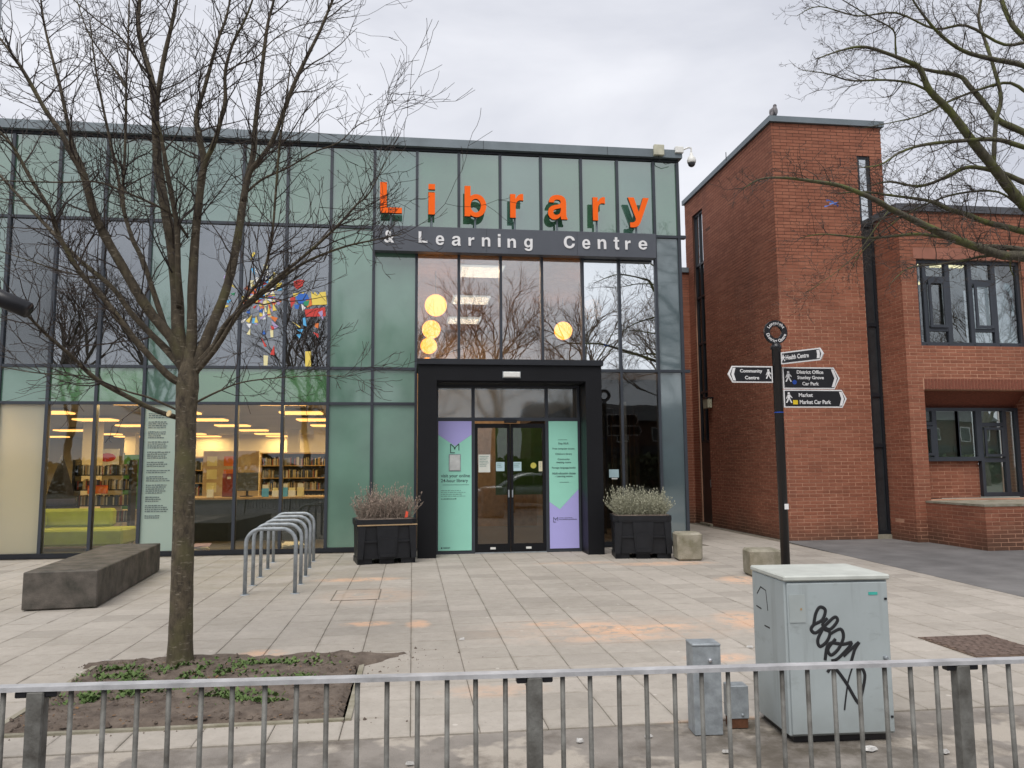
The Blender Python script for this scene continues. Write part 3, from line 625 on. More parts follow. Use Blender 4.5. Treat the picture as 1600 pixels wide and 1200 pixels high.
GLYPH = {
 'L': [[(0,0),(.5,0),(.5,.13),(.155,.13),(.155,.73),(0,.73)]],
 'i': [[(0,0),(.14,0),(.14,.525),(0,.525)], [(0,.60),(.14,.60),(.14,.73),(0,.73)]],
 'b': [[(0,0),(.135,0),(.135,.065)]+ell(.275,.262,.235,.277,-128,128,20)+[(.14,.46),(.14,.73),(0,.73)], ell(.262,.262,.122,.165,0,342,18)],
 'r': [[(0,0),(.14,0),(.14,.26),(.152,.325),(.185,.37),(.235,.392),(.29,.392),(.33,.385),(.33,.53),(.30,.537),(.255,.53),(.21,.508),(.17,.47),(.135,.42),(.135,.525),(0,.525)]],
 'a': [[(.365,0),(.53,0),(.53,.02),(.508,.05),(.498,.11),(.498,.37),(.488,.44),(.45,.492),(.385,.527),(.305,.54),(.22,.538),(.14,.517),(.085,.477),(.053,.42),(.047,.37),(.178,.37),(.19,.405),(.222,.43),(.27,.437),(.318,.43),(.35,.408),(.357,.372),(.343,.342),(.29,.325),(.19,.31),(.11,.287),(.05,.237),(.022,.165),(.03,.09),(.072,.03),(.14,-.008),(.215,-.01),(.29,.018),(.355,.07),(.358,.03)],
       [(.357,.258),(.357,.205),(.342,.145),(.30,.106),(.24,.091),(.19,.102),(.162,.135),(.164,.18),(.195,.212),(.26,.23),(.32,.242)]],
 'y': [[(0,.525),(.15,.525),(.262,.175),(.37,.525),(.515,.525),(.32,-.02),(.29,-.095),(.25,-.155),(.195,-.19),(.12,-.203),(.045,-.198),(.045,-.082),(.095,-.085),(.145,-.072),(.178,-.035),(.188,.01)]],
 'n': [[(0,0),(.14,0),(.14,.30),(.155,.365),(.195,.41),(.25,.422),(.305,.408),(.338,.365),(.345,.30),(.345,0),(.485,0),(.485,.34),(.47,.43),(.42,.505),(.335,.54),(.255,.533),(.185,.5),(.133,.445),(.133,.525),(0,.525)]],
 'e': [[(.508,.215),(.155,.215),(.168,.15),(.21,.107),(.27,.095),(.33,.11),(.36,.148),(.497,.148),(.465,.075),(.39,.01),(.28,-.015),(.155,.01),(.065,.08),(.018,.18),(.018,.335),(.055,.435),(.135,.512),(.255,.54),(.37,.52),(.455,.45),(.497,.36),(.51,.27)], [(.16,.315),(.367,.315),(.352,.385),(.312,.425),(.26,.437),(.205,.42),(.172,.38)]],
 'g': [[(.358,.525),(.49,.525),(.49,.02),(.472,-.085),(.412,-.17),(.315,-.208),(.205,-.208),(.108,-.172),(.055,-.108),(.043,-.06),(.182,-.06),(.212,-.095),(.262,-.105),(.32,-.088),(.35,-.04),(.355,.065),(.30,.018),(.222,0),(.13,.025),(.052,.105),(.016,.22),(.026,.36),(.08,.468),(.16,.53),(.24,.54),(.31,.515),(.358,.455)], ell(.255,.27,.105,.155,0,342,16)],
 'C': [[(.645,.48),(.50,.48),(.475,.55),(.415,.605),(.34,.622),(.255,.592),(.195,.51),(.172,.37),(.195,.235),(.255,.15),(.34,.12),(.42,.14),(.48,.2),(.502,.28),(.648,.28),(.622,.16),(.55,.06),(.44,0),(.33,-.015),(.205,.01),(.105,.09),(.045,.205),(.022,.37),(.045,.54),(.105,.655),(.205,.73),(.33,.755),(.46,.735),(.56,.67),(.622,.58)]],
 't': [[(.09,.67),(.225,.67),(.225,.525),(.32,.525),(.32,.43),(.225,.43),(.225,.16),(.24,.118),(.28,.105),(.32,.11),(.32,0),(.24,-.01),(.15,0),(.105,.045),(.09,.12),(.09,.43),(.015,.43),(.015,.525),(.09,.525)]],
}
BACKM = mat('letter_back', (0.012, 0.022, 0.014, 1), 0.6)
def glyph(name, ch, m_, parent, x0, x1, z0, z1, y, depth, back=None):
    """a letter cut from sheet: outline and holes filled, given depth; x0..x1 and z0..z1 are its extent"""
    cu = bpy.data.curves.new('g', 'CURVE'); cu.dimensions = '2D'; cu.fill_mode = 'BOTH'; cu.extrude = depth/2
    P = [p for lp_ in GLYPH[ch] for p in lp_]; a0 = min(p[0] for p in P); a1 = max(p[0] for p in P); b0 = min(p[1] for p in P); b1 = max(p[1] for p in P)
    for lp_ in GLYPH[ch]:
        sp = cu.splines.new('POLY'); sp.points.add(len(lp_)-1); sp.use_cyclic_u = True
        for q, p in zip(sp.points, lp_): q.co = ((p[0]-a0)/(a1-a0)*(x1-x0), (p[1]-b0)/(b1-b0)*(z1-z0), 0, 1)
    ob = bpy.data.objects.new('g', cu); COL.objects.link(ob); me = bpy.data.meshes.new_from_object(ob.evaluated_get(bpy.context.evaluated_depsgraph_get()))
    bpy.data.objects.remove(ob); bpy.data.curves.remove(cu)
    for v in me.vertices: v.co = Vector((v.co.x, -v.co.z, v.co.y))
    me.materials.clear(); me.materials.append(m_)
    if back:
        me.materials.append(back); me.update()
        for f in me.polygons:
            yy = sum(me.vertices[i].co.y for i in f.vertices)/len(f.vertices)
            f.material_index = 0 if yy < -depth/2+1e-4 else 1
    return link(name, me, parent, (x0, y, z0))
for ch, x0, x1, z0, z1 in [(q[0], q[1]*KS, q[2]*KS, 1.6+(q[3]-1.6)*KS, 1.6+(q[4]-1.6)*KS) for q in LS]:
    glyph('letter', ch, ORANGE, sg, x0, x1, z0, z1, SY+0.025, .075, BACKM)
    cxm = (x0+x1)/2 + (-0.03 if ch in 'ry' else 0)
    MB().tube([(cxm, SY+0.085, 6.34), (cxm, SY+0.085, z0+0.05)], 0.022, 8).build('support_rod', ZINC, sg)
xs_px = [('L',654,668,362,379),('e',681,694,368,383),('a',706,720,369,384),('r',732,741,371,384),('n',753,766,371,385),('i',778,782,366,386),('n',793,806,373,387),('g',819,832,373,392),
         ('C',881,898,369,388),('e',910,922,374,389),('n',934,947,374,389),('t',959,967,371,390),('r',977,985,376,390),('e',998,1011,376,390)]
for ch, xa, xb, ya, yb in [('&',600,616,360,379)] + xs_px:
    a = at(xa, yb, SY-0.006); b = at(xb, ya, SY-0.006)
    if ch in GLYPH: glyph('sign_letter', ch, SIGNWHITE, sg, a.x, b.x, a.z, b.z, SY-0.008, .014)
    else: text('sign_letter', ch, 0.3, SIGNWHITE, sg, a.x, SY-0.008, a.z, depth=0.014, bold=0.006, fit=b.x-a.x, fith=b.z-a.z)

# ------------------------------------------------------------------ posters at the doors
MINT = mat('mint_vinyl', (0.30, 0.66, 0.53, 1), 0.4, 0, 0.02, 2); LAV = mat('lavender_vinyl', (0.40, 0.38, 0.74, 1), 0.4, 0, 0.02, 2)
YP = DY-0.05
def logo(parent, x, z, s):
    w = 0.1*s
    for pts in ([(0,0),(w,0),(w,1.2*s),(0,1.2*s)], [(0,0),(.62*s,0),(.62*s,w),(0,w)], [(1.1*s,.35*s),(1.2*s,.35*s),(1.2*s,1.2*s),(1.1*s,1.2*s)],
                [(0,1.2*s),(.6*s,.62*s),(.6*s,.76*s),(.1*s,1.24*s)], [(1.2*s,1.2*s),(.6*s,.62*s),(.6*s,.76*s),(1.1*s,1.24*s)], [(.6*s,.74*s),(.48*s,.6*s),(.6*s,.46*s),(.72*s,.6*s)]):
        MB().prism([(x+p[0], z+p[1]) for p in pts], 'y', YP-0.006, YP-0.003).build('logo_stroke', INK, parent)
p1 = thing('entrance_poster', 'tall mint vinyl poster with lavender triangle on top, left of the doors', 'poster', (0, 0, 0), 0, 'vinyl posters beside the doors')
MB().prism([(.478,.065),(1.097,.065),(1.097,2.19),(.79,1.98),(.478,2.19)], 'y', YP, YP+.004).build('mint_field', MINT, p1)
MB().prism([(.478,2.192),(.79,1.982),(1.097,2.192),(1.097,2.445),(.478,2.445)], 'y', YP, YP+.004).build('lavender_field', LAV, p1)
logo(p1, 0.70, 1.85, 0.14)
MB().box(.675, .895, YP-.012, YP-.001, 1.52, 1.83).build('notice_frame', GALV, p1); MB().box(.69, .88, YP-.016, YP-.0125, 1.535, 1.815).build('notice_sheet', mat('grey_sheet', (0.55,0.57,0.56,1), 0.6), p1)
text('lettering', 'visit your online', .1, INK, p1, .53, YP-.003, 1.385, .002, .0005, fit=.535, fith=.078)
text('lettering', '24-hour library', .1, INK, p1, .53, YP-.003, 1.295, .002, .0005, fit=.50, fith=.078)
MB().box(.56, 1.05, YP-.004, YP-.001, 1.262, 1.267).build('underline', INK, p1)
def scribble(parent, x, z, w, rows, h=.012, gap=.03, m=INK, y=None, seed=1, just='L'):
    """rows of print too small to read: word-long dashes"""
    rr = random.Random(seed); y = YP if y is None else y
    b = MB()
    for r_ in range(rows):
        tot = w*rr.uniform(.7, 1); u = x if just == 'L' else x+(w-tot)/2; e = u+tot
        while u < e-.01:
            l = min(rr.uniform(.02, .075)*w/.5, e-u); b.box(u, u+l, y-.004, y-.001, z-r_*gap, z-r_*gap+h*rr.uniform(.7,1)); u += l+.012*w/.5
    return b.build('small_print', m, parent)
GREYINK = mat('grey_ink', (0.16, 0.30, 0.27, 1), 0.6)
scribble(p1, .53, 1.155, .5, 4, .010, .034, GREYINK); scribble(p1, .53, 1.0, .37, 1, .014, .03, INK, seed=4)
MB().lathe([(.014,0),(.014,.003)], (0,0,0), 12).build('round_mark', INK, p1).matrix_local = Matrix.Translation((.545, YP-.001, .115)) @ Matrix.Rotation(R(90), 4, 'X')
scribble(p1, .575, .12, .16, 2, .008, .016, INK, seed=9)
p2 = thing('entrance_poster', 'tall mint vinyl poster with lavender lower part and list of services, right of the doors', 'poster', (0, 0, 0), 0, 'vinyl posters beside the doors')
MB().prism([(2.563,.93),(2.76,.79),(3.122,1.16),(3.122,2.445),(2.563,2.445)], 'y', YP, YP+.004).build('mint_field', MINT, p2)
MB().prism([(2.563,.065),(3.122,.065),(3.122,1.158),(2.76,.788),(2.563,.928)], 'y', YP, YP+.004).build('lavender_field', LAV, p2)
for i, (s_, w_) in enumerate([('Free Wi-Fi', .19), ('Free computer access', .42), ("Children's library", .32), ('Community', .23), ('meeting rooms', .28), ('Foreign language books', .45), ('Adult education classes', .45), ('- Learning centre', .33)]):
    z = [2.0, 1.9, 1.8, 1.70, 1.64, 1.54, 1.44, 1.38][i]
    text('lettering', s_, .05, INK, p2, 2.845-w_/2, YP-.003, z, .002, .0003, fit=w_, fith=.042)
MB().box(2.74, 2.92, YP-.004, YP-.001, 2.09, 2.095).build('underline', INK, p2); MB().box(2.76, 2.94, YP-.004, YP-.001, 1.29, 1.295).build('underline', INK, p2)
logo(p2, 2.63, .55, .075); scribble(p2, 2.74, .625, .33, 1, .008, .02, INK, seed=3)
text('lettering', 'www.manchester.gov.uk/libraries', .03, INK, p2, 2.74, YP-.003, .585, .002, .0, fit=.34, fith=.026)
# notices on the doors
for i, (nm, x, z, w, h, c, lab, cat) in enumerate([('notice', 1.23, 1.49, .22, .33, (0.62,0.64,0.58,1), 'large pale paper notice on the left door glass', 'notice'), ('notice', 1.56, 1.51, .16, .17, (0.42,0.58,0.62,1), 'small pale blue notice on the left door near the middle', 'notice'),
        ('notice', 1.88, 1.51, .16, .17, (0.42,0.58,0.62,1), 'small pale blue notice on the right door near the middle', 'notice'), ('notice', 2.37, 1.50, .07, .19, (0.62,0.58,0.40,1), 'narrow cream notice at the right edge of the right door', 'notice')]):
    t = thing(nm, lab, cat, (x, DY-.012, z)); MB().box(0, w, -.004, 0, 0, h).build('sheet', mat('sheet%d' % i, c, .6, 0, .03), t)
    scribble(t, .02, h-.04, w-.04, max(2, int(h/.045)), .012, .03, GREYINK, y=-.0035, seed=20+i)
t = thing('round_sticker', 'round yellow sticker on the right door glass', 'sticker', (2.27, DY-.012, 1.61))
o = MB().lathe([(.055,0),(.055,.004)], (0,0,0), 24).build('disc', mat('sticker_yellow', (0.50,0.45,0.08,1), .5), t); o.rotation_euler = (R(90), 0, 0)
t = thing('notice', 'white notice inside the window between portal and right planter', 'notice', (3.93, LY-.01, 1.36)); MB().box(0, .2, 0, .005, 0, .16).build('sheet', MATS['sheet1'], t); MB().box(.05, .17, 0, .005, -.035, -.01).build('strip', WHITEP, t)
# poem on the frosted pane
pm = thing('poem_lettering', 'column of small grey verse lines printed on the frosted pane behind the tree', 'lettering', (0, 0, 0))
zz = 2.62
for i, rows in enumerate((3, 4, 4, 4, 4, 3, 2, 3, 5, 3, 4, 2)):
    scribble(pm, -4.92, zz, .42-.1*(i in (2, 9, 11)), rows, .022, .036, mat('verse_grey', (0.12, 0.16, 0.16, 1), .6), y=LY-.002, seed=50+i); zz -= rows*.036+.045

# paper shapes stuck inside the upper windows
pc = thing('paper_collage', 'colourful cut paper shapes bursting across three upper windows', 'collage', (0, 0, 0))
CO = {'yellow': (0.80,0.62,0.12,1), 'cream': (0.78,0.72,0.40,1), 'red': (0.58,0.05,0.04,1), 'blue': (0.03,0.14,0.52,1), 'sky': (0.10,0.42,0.75,1), 'orange': (0.70,0.18,0.04,1), 'green': (0.03,0.28,0.13,1), 'white': (0.8,0.82,0.82,1), 'lilac': (0.40,0.32,0.55,1)}
PM = {k: mat('paper_'+k, v, .7, 0, .03) for k, v in CO.items()}
YC = LY-0.004
NS = [0]
def shard(pts, c):
    NS[0] += 1; d = .0004*(NS[0] % 40)      # each sheet lies a little over the last
    MB().prism(pts, 'y', YC-.003-d, YC-d).build('paper_shape', PM[c], pc)
def pxz(x, y): p = at(x, y, YC); return (p.x, p.z)
rs = random.Random(11)
for k in range(170):
    a = rs.uniform(0, 2*math.pi); rad = 0.04+abs(rs.gauss(0, .26)); cx_, cz_ = -2.86+rad*math.cos(a)*1.1, 4.92+rad*math.sin(a)*1.15
    if abs(cx_-MX[18]) < .09 or abs(cx_-MX[17]) < .07 or cx_ > -1.7: continue
    l = rs.uniform(.08, .20); w = rs.uniform(.02, .05); d = a+rs.gauss(0, .5); ca, sa = math.cos(d), math.sin(d)
    shard([(cx_-l/2*ca, cz_-l/2*sa), (cx_+l/2*ca-w*sa, cz_+l/2*sa+w*ca), (cx_+l/2*ca+w*sa, cz_+l/2*sa-w*ca)], rs.choice(['yellow','cream','cream','red','blue','sky','white','lilac','orange','yellow']))
for c, pp in [('yellow', [(486,455),(490,460),(492,456),(497,462),(500,457),(509,456),(511,476),(488,477)]), ('red', [(459,440),(468,437),(476,438),(472,448),(464,452),(459,447)]), ('yellow', [(458,459),(475,457),(474,461),(459,464)]),
              ('blue', [(462,464),(468,459),(480,459),(483,467),(477,474),(467,475)]), ('orange', [(478,470),(486,466),(488,477),(480,481)]), ('green', [(474,472),(484,469),(482,478),(476,478)]), ('white', [(471,475),(478,481),(473,486)]),
              ('red', [(453,466),(461,463),(461,472),(455,481)]), ('blue', [(460,476),(468,476),(466,483),(461,482)]), ('red', [(476,484),(508,480),(509,494),(478,495)]), ('lilac', [(497,488),(504,485),(505,500)]), ('orange', [(492,505),(498,505),(497,513),(492,511)]),
              ('sky', [(473,497),(477,496),(479,510),(474,508)]), ('yellow', [(456,502),(470,511),(468,512)]), ('sky', [(464,515),(474,514),(471,520)]), ('yellow', [(477,549),(486,549),(486,573),(477,573)]), ('red', [(489,519),(498,522),(497,528)]), ('sky', [(463,523),(471,522),(468,529)]),
              ('cream', [(422,515),(427,515),(427,527),(423,527)]), ('cream', [(412,555),(419,556),(418,571),(412,571)]), ('sky', [(395,497),(402,498),(400,506),(394,505)]), ('white', [(385,506),(393,506),(390,513)]), ('yellow', [(350,476),(358,478),(350,482)]), ('sky', [(351,470),(362,468),(357,474)]), ('green', [(360,459),(367,457),(366,462)])]:
    shard([pxz(*q) for q in pp], c)

# ------------------------------------------------------------------ reading room furniture
LIME = mat('lime_fabric', (0.36, 0.45, 0.05, 1), 0.85, 0, .06, 5)
so = thing('lime_sofa', 'lime green upholstered sofa inside the left ground floor window', 'sofa', (-6.5, 16.35, .03))
MB().cbox(-.95, .95, -.4, .4, .1, .42, .04).build('seat', LIME, so); MB().cbox(-.95, .5, .28, .55, .42, .78, .05).build('backrest', LIME, so); MB().cbox(-.98, -.72, -.4, .3, .42, .70, .05).build('armrest', LIME, so)
for fx in (-.85, .85):
    for fy in (-.32, .45): MB().tube([(fx,fy,0),(fx,fy,.11)], .02, 6).build('leg', GALV, so)
def bookrow(parent, x0, x1, y, z, h=.24, d=.16, seed=0, lean=0.0):
    rr = random.Random(seed); x = x0
    pal = [mat('book_red', (.22,.05,.04,1), .6), mat('book_white', (.45,.45,.43,1), .6), INK, mat('book_cream', (.40,.35,.22,1), .6), mat('book_navy', (.03,.05,.14,1), .6), mat('book_grey', (.20,.20,.20,1), .6), mat('book_tan', (.28,.21,.13,1), .6), INK, mat('book_black', (.03,.03,.03,1), .6)]
    while x < x1:
        w = rr.uniform(.018, .04); hh = h*rr.uniform(.75, 1)
        MB().box(x, x+w-.003, y, y+d, z, z+hh).build('book', rr.choice(pal), parent); x += w
rk = thing('magazine_rack', 'dark metal magazine rack with sloping rows of books behind the sofa', 'rack', (-7.1, 19.0, .03))
for sx in (-.62, .62): MB().box(sx-.03, sx+.03, -.05, .3, 0, 1.78).build('upright', SIGNBLACK, rk)
for iz, z in enumerate((.35, .72, 1.08, 1.42)):
    MB().box(-.59, .59, -.02, .26, z, z+.025).build('shelf', SIGNBLACK, rk); bookrow(rk, -.57, .56, 0.0, z+.026, .24, .16, 30+iz)
cn = thing('pointed_display', 'dark pointed cone shaped display beside the magazine rack', 'display', (-7.75, 18.4, .03))
MB().lathe([(.30,0),(.33,.5),(.30,.85),(.22,1.2),(.12,1.55),(.02,1.88)], n=14).build('draped_body', mat('navy_drape', (.02,.022,.035,1), .8, 0, .3, 9, .6, 14), cn, True)
MB().lathe([(.335,.78),(.33,.84),(.30,.92),(.29,.93)], n=14).build('sash', mat('blue_sash', (.05,.06,.16,1), .8), cn, True)
ps = thing('wall_poster', 'white wall poster with a red oval behind the magazine rack', 'poster', (-8.85, 23.9, 1.86))
MB().box(-.33, .33, 0, .02, -.33, .33).build('sheet', PM['white'], ps)
o = MB().lathe([(.2,0),(.2,.006)], n=24).build('red_oval', PM['red'], ps, loc=(0, -.001, .08)); o.rotation_euler = (R(90), 0, 0); o.scale = (1.25, .62, 1)
gb = thing('green_board', 'dark green display board at the right of the left window', 'board', (-7.4, 22.0, .03))
MB().box(-.3, .3, 0, .04, .5, 1.95).build('panel', mat('board_green', (.04,.16,.03,1), .7), gb); MB().box(-.33, -.3, -.01, .05, 0, 2).build('post', GALV, gb); MB().box(.3, .33, -.01, .05, 0, 2).build('post', GALV, gb)
bx = thing('orange_box', 'orange box lying on the rack shelf', 'box', (-7.15, 18.94, 1.13)); MB().cbox(-.2, .2, -.14, 0, -.09, .09, .01).build('carton', PM['orange'], bx); MB().box(-.205, .205, -.145, .0, .091, .10).build('lid', PM['red'], bx)
dk = thing('reception_desk', 'dark fronted reception desk with pale wood top', 'desk', (-3.25, 17.3, .03))
DESK = mat('desk_dark', (.018,.024,.028,1), .35)
MB().box(-1.5, 1.6, -.04, .0, .03, .90).build('front_panel', DESK, dk); MB().cbox(-1.52, 1.62, -.12, .75, .91, .95, .006).build('top', WOOD, dk); MB().box(.42, .46, -.06, -.045, .03, .90).build('edge_trim', WOOD, dk)
MB().box(-1.5, -1.45, .0, .7, .03, .9).build('side_panel', DESK, dk); MB().box(1.55, 1.6, .0, .7, .03, .9).build('side_panel', DESK, dk)
mo = thing('computer_monitor', 'grey backed computer monitor standing on the reception desk', 'monitor', (-3.72, 17.65, .985))
MB().cbox(-.1, .36, -.04, .02, .12, .52, .01).build('screen', mat('monitor_grey', (.09,.1,.11,1), .5), mo); MB().tube([(.13,0,0),(.13,0,.14)], .025, 8).build('stand', SIGNBLACK, mo); MB().cbox(.0, .26, -.1, .1, 0, .015, .004).build('base', SIGNBLACK, mo)
rb = thing('red_folder_box', 'dark red box beside the monitor on the desk', 'box', (-4.05, 17.7, .985)); MB().cbox(-.06, .2, -.1, .1, 0, .5, .006).build('carton', mat('dark_red', (.22,.03,.02,1), .6), rb); MB().box(.04, .12, -.104, -.1005, .38, .43).build('label', WHITEP, rb)
for i, (x, w, h, c, l) in enumerate([(-3.14,.14,.26,'sky','leftmost blue one'),(-2.93,.13,.19,'white','short white one'),(-2.72,.1,.28,'sky','narrow blue one'),(-2.58,.15,.19,'white','second white one'),(-2.40,.14,.28,'cream','rightmost pale one'),(-4.28,.13,.24,'white','one alone on the left')]):
    t = thing('leaflet_holder', 'leaflet box standing on the reception desk, %s' % l, 'leaflet box', (x, 17.27, .983), 0, 'leaflet boxes on the desk')
    MB().box(-w/2, w/2, 0, .06, 0, h*.7).build('pocket', PM[c], t); MB().box(-w/2+.01, w/2-.01, .01, .045, h*.7, h).build('leaflets', WHITEP if c != 'white' else PM['cream'], t)
nb = thing('notice_board', 'large cream notice board behind the reception desk', 'board', (-4.7, 21.0, .03))
MB().box(-.7, .7, 0, .05, .7, 2.02).build('panel', mat('board_cream', (.55,.42,.28,1), .8, 0, .08, 3), nb)
for i in range(9): MB().box(-.6+(i % 3)*.42, -.35+(i % 3)*.42, -.006, -.001, .95+(i//3)*.34, 1.2+(i//3)*.34).build('pinned_sheet', [PM['cream'], PM['orange'], mat('sheet_tan', (.6,.5,.36,1), .7)][i % 3], nb)
for sx in (-.6, .6): MB().box(sx-.025, sx+.025, .051, .09, 0, 2.0).build('leg', GALV, nb)
def shelf_unit(name, label, x, y, w, z1, rows, seed):
    t = thing(name, label, 'shelf', (x, y, .03))
    for sx in (0, w): MB().box(sx-.02, sx+.02, 0, .3, 0, z1).build('side', WOOD, t)
    MB().box(.02, w-.02, .28, .3, 0, z1).build('back', DARKIN, t)
    for i in range(rows+1):
        z = .08+i*(z1-.12)/rows; MB().box(.02, w-.02, 0, .279, z, z+.025).build('shelf_board', WOOD, t)
        if i < rows: bookrow(t, .05, w-.3*((i*7+seed) % 3)/2-.1, .06, z+.026, .26, .18, seed+i)
shelf_unit('book_shelf', 'wooden shelf unit against the wall behind the desk', -4.7, 25.0, 2.1, 2.05, 5, 71)
shelf_unit('book_shelf', 'wooden book shelf seen left of the notice board beside the trunk', -6.1, 22.5, .9, 1.9, 5, 81)
for i, (x, z, w, c, l) in enumerate([(-3.98, .12, .3, 'lilac', 'left'), (-2.3, .12, .34, 'white', 'right')]):
    t = thing('paper_pile', 'loose %s papers lying behind the glass near the floor on the %s' % (['lilac', 'white'][i], l), 'papers', (x, LY+.3, .032))
    for k in range(4):
        q = MB().box(-w/2, w/2, -.1, .1, k*.02, k*.02+.006).build('sheet', PM[c] if k % 2 else PM['white'], t, rz=random.uniform(-.5,.5)); q.rotation_euler[0] = random.uniform(.1,.5); q.location = (random.uniform(-.08,.08), 0, .06)

# ------------------------------------------------------------------ brick building
bb = thing('brick_building', 'red brick building with tall tower and lower window wing', 'building', (0, 0, 0))
TY, TX0, TX1, TZ = 15.5, 7.85, 10.46, 9.16
WX, WY, WZ = 10.16, 14.65, 6.93
BR = []          # bricks as (wall part, box)
def wall(name, axis, c, a0, a1, z0, z1, holes=(), out=-1, deep=0.25, mort=MORTAR):
    """wall along x (axis 'x', plane y=c) or along y (axis 'y', plane x=c); bricks stand 6 mm proud on the 'out' side; rectangular holes (a0,a1,z0,z1)"""
    us = sorted({a0, a1} | {h[0] for h in holes} | {h[1] for h in holes}); zs = sorted({z0, z1} | {h[2] for h in holes} | {h[3] for h in holes})
    core = MB(); lo, hi = (c+0.004, c+deep) if out < 0 else (c-deep, c-0.004)
    us = [us[0]+.008]+us[1:-1]+[us[-1]-.008]
    for i in range(len(us)-1):
        for j in range(len(zs)-1):
            um, zm = (us[i]+us[i+1])/2, (zs[j]+zs[j+1])/2
            if any(h[0] < um < h[1] and h[2] < zm < h[3] for h in holes): continue
            if axis == 'x': core.box(us[i], us[i+1], lo, hi, zs[j], zs[j+1])
            else: core.box(lo, hi, us[i], us[i+1], zs[j], zs[j+1])
    w = core.build(name, mort, bb)
    r0 = math.floor(z0/0.075)
    for r_ in range(r0, int(z1/0.075)+1):
        za, zb = max(r_*0.075+0.0065, z0), min((r_+1)*0.075-0.0065, z1)
        if zb-za < 0.02: continue
        off = 0.0 if r_ % 2 else 0.15
        other = c if axis == 'x' else c
        k0 = math.floor((a0+other+off)/0.3)
        u = k0*0.3-other-off
        while u < a1:
            ua, ub = max(u+0.007, a0), min(u+0.293, a1)
            segs = [(ua, ub)]
            for h in holes:
                if h[2] < (za+zb)/2 < h[3]:
                    ns = []
                    for s0, s1 in segs:
                        if h[1] <= s0 or h[0] >= s1: ns.append((s0, s1)); continue
                        if h[0] > s0: ns.append((s0, h[0]))
                        if h[1] < s1: ns.append((h[1], s1))
                    segs = ns
            for s0, s1 in segs:
                if s1-s0 < 0.02: continue
                if axis == 'x': b = (s0, s1, min(c, c+out*-0.02), max(c, c+out*-0.02), za, zb)
                else: b = (min(c, c+out*-0.02), max(c, c+out*-0.02), s0, s1, za, zb)
                BR.append((w, b))
            u += 0.3
    return w
STRIP = (9.86, 10.16)
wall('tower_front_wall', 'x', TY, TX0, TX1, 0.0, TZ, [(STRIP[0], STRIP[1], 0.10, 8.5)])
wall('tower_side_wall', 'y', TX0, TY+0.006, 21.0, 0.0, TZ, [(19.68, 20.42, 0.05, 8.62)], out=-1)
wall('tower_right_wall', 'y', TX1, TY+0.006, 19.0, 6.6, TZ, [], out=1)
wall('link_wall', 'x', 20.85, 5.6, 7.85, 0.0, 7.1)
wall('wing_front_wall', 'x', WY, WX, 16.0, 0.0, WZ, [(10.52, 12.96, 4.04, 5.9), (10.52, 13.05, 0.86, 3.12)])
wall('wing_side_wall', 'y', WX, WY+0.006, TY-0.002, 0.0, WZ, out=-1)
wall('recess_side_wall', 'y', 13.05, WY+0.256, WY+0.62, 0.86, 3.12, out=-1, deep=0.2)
wall('recess_side_wall', 'y', 10.52, WY+0.256, WY+0.62, 0.86, 3.12, out=1, deep=0.2)
wall('recess_infill_wall', 'x', WY+0.6, 10.52, 12.11, 0.86, 1.64, deep=0.1)
wall('plinth_front_wall', 'x', 13.02, 10.40, 16.0, 0.0, 0.80, deep=0.2)
wall('plinth_side_wall', 'y', 10.40, 13.026, WY+0.0, 0.0, 0.80, out=-1, deep=0.2)
def area(b):
    p = proj(((b[0]+b[1])/2, (b[2]+b[3])/2, (b[4]+b[5])/2))
    if not (0 < p[0] < 1600 and 0 < p[1] < 1200): return 0
    if b[1]-b[0] > b[3]-b[2]: return (b[1]-b[0])*(b[5]-b[4])/p[2]**2
    return (b[3]-b[2])*(b[5]-b[4])/p[2]**2*0.45
def hidden(w): return w.name.startswith(('tower_right', 'recess', 'link'))
order = sorted(range(len(BR)), key=lambda i: -area(BR[i][1]) if not hidden(BR[i][0]) else 0)
solo = set(order[:300]); fields = {}
BM = {}
for i, (w, b) in enumerate(BR):
    if i in solo:
        key = (round(b[1]-b[0], 3), round(b[3]-b[2], 3), round(b[5]-b[4], 3))
        if key not in BM:
            me = MB().cbox(-key[0]/2, key[0]/2, -key[1]/2, key[1]/2, -key[2]/2, key[2]/2, 0.003).mesh('brick'); me.materials.append(BRICK); BM[key] = me
        jit = random.gauss(0, 0.0012)
        c = [(b[0]+b[1])/2, (b[2]+b[3])/2, (b[4]+b[5])/2]; c[0 if key[0] < key[1] else 1] += jit
        link('brick', BM[key], w, c)
    else:
        jit = random.gauss(0, 0.0012); f = fields.setdefault(w.name, (w, MB()))[1]
        if b[1]-b[0] < b[3]-b[2]: f.box(b[0]+jit, b[1]+jit, *b[2:])
        else: f.box(b[0], b[1], b[2]+jit, b[3]+jit, b[4], b[5])
for w, f in fields.values(): stuff(f.build('brickwork', BRICK, w))
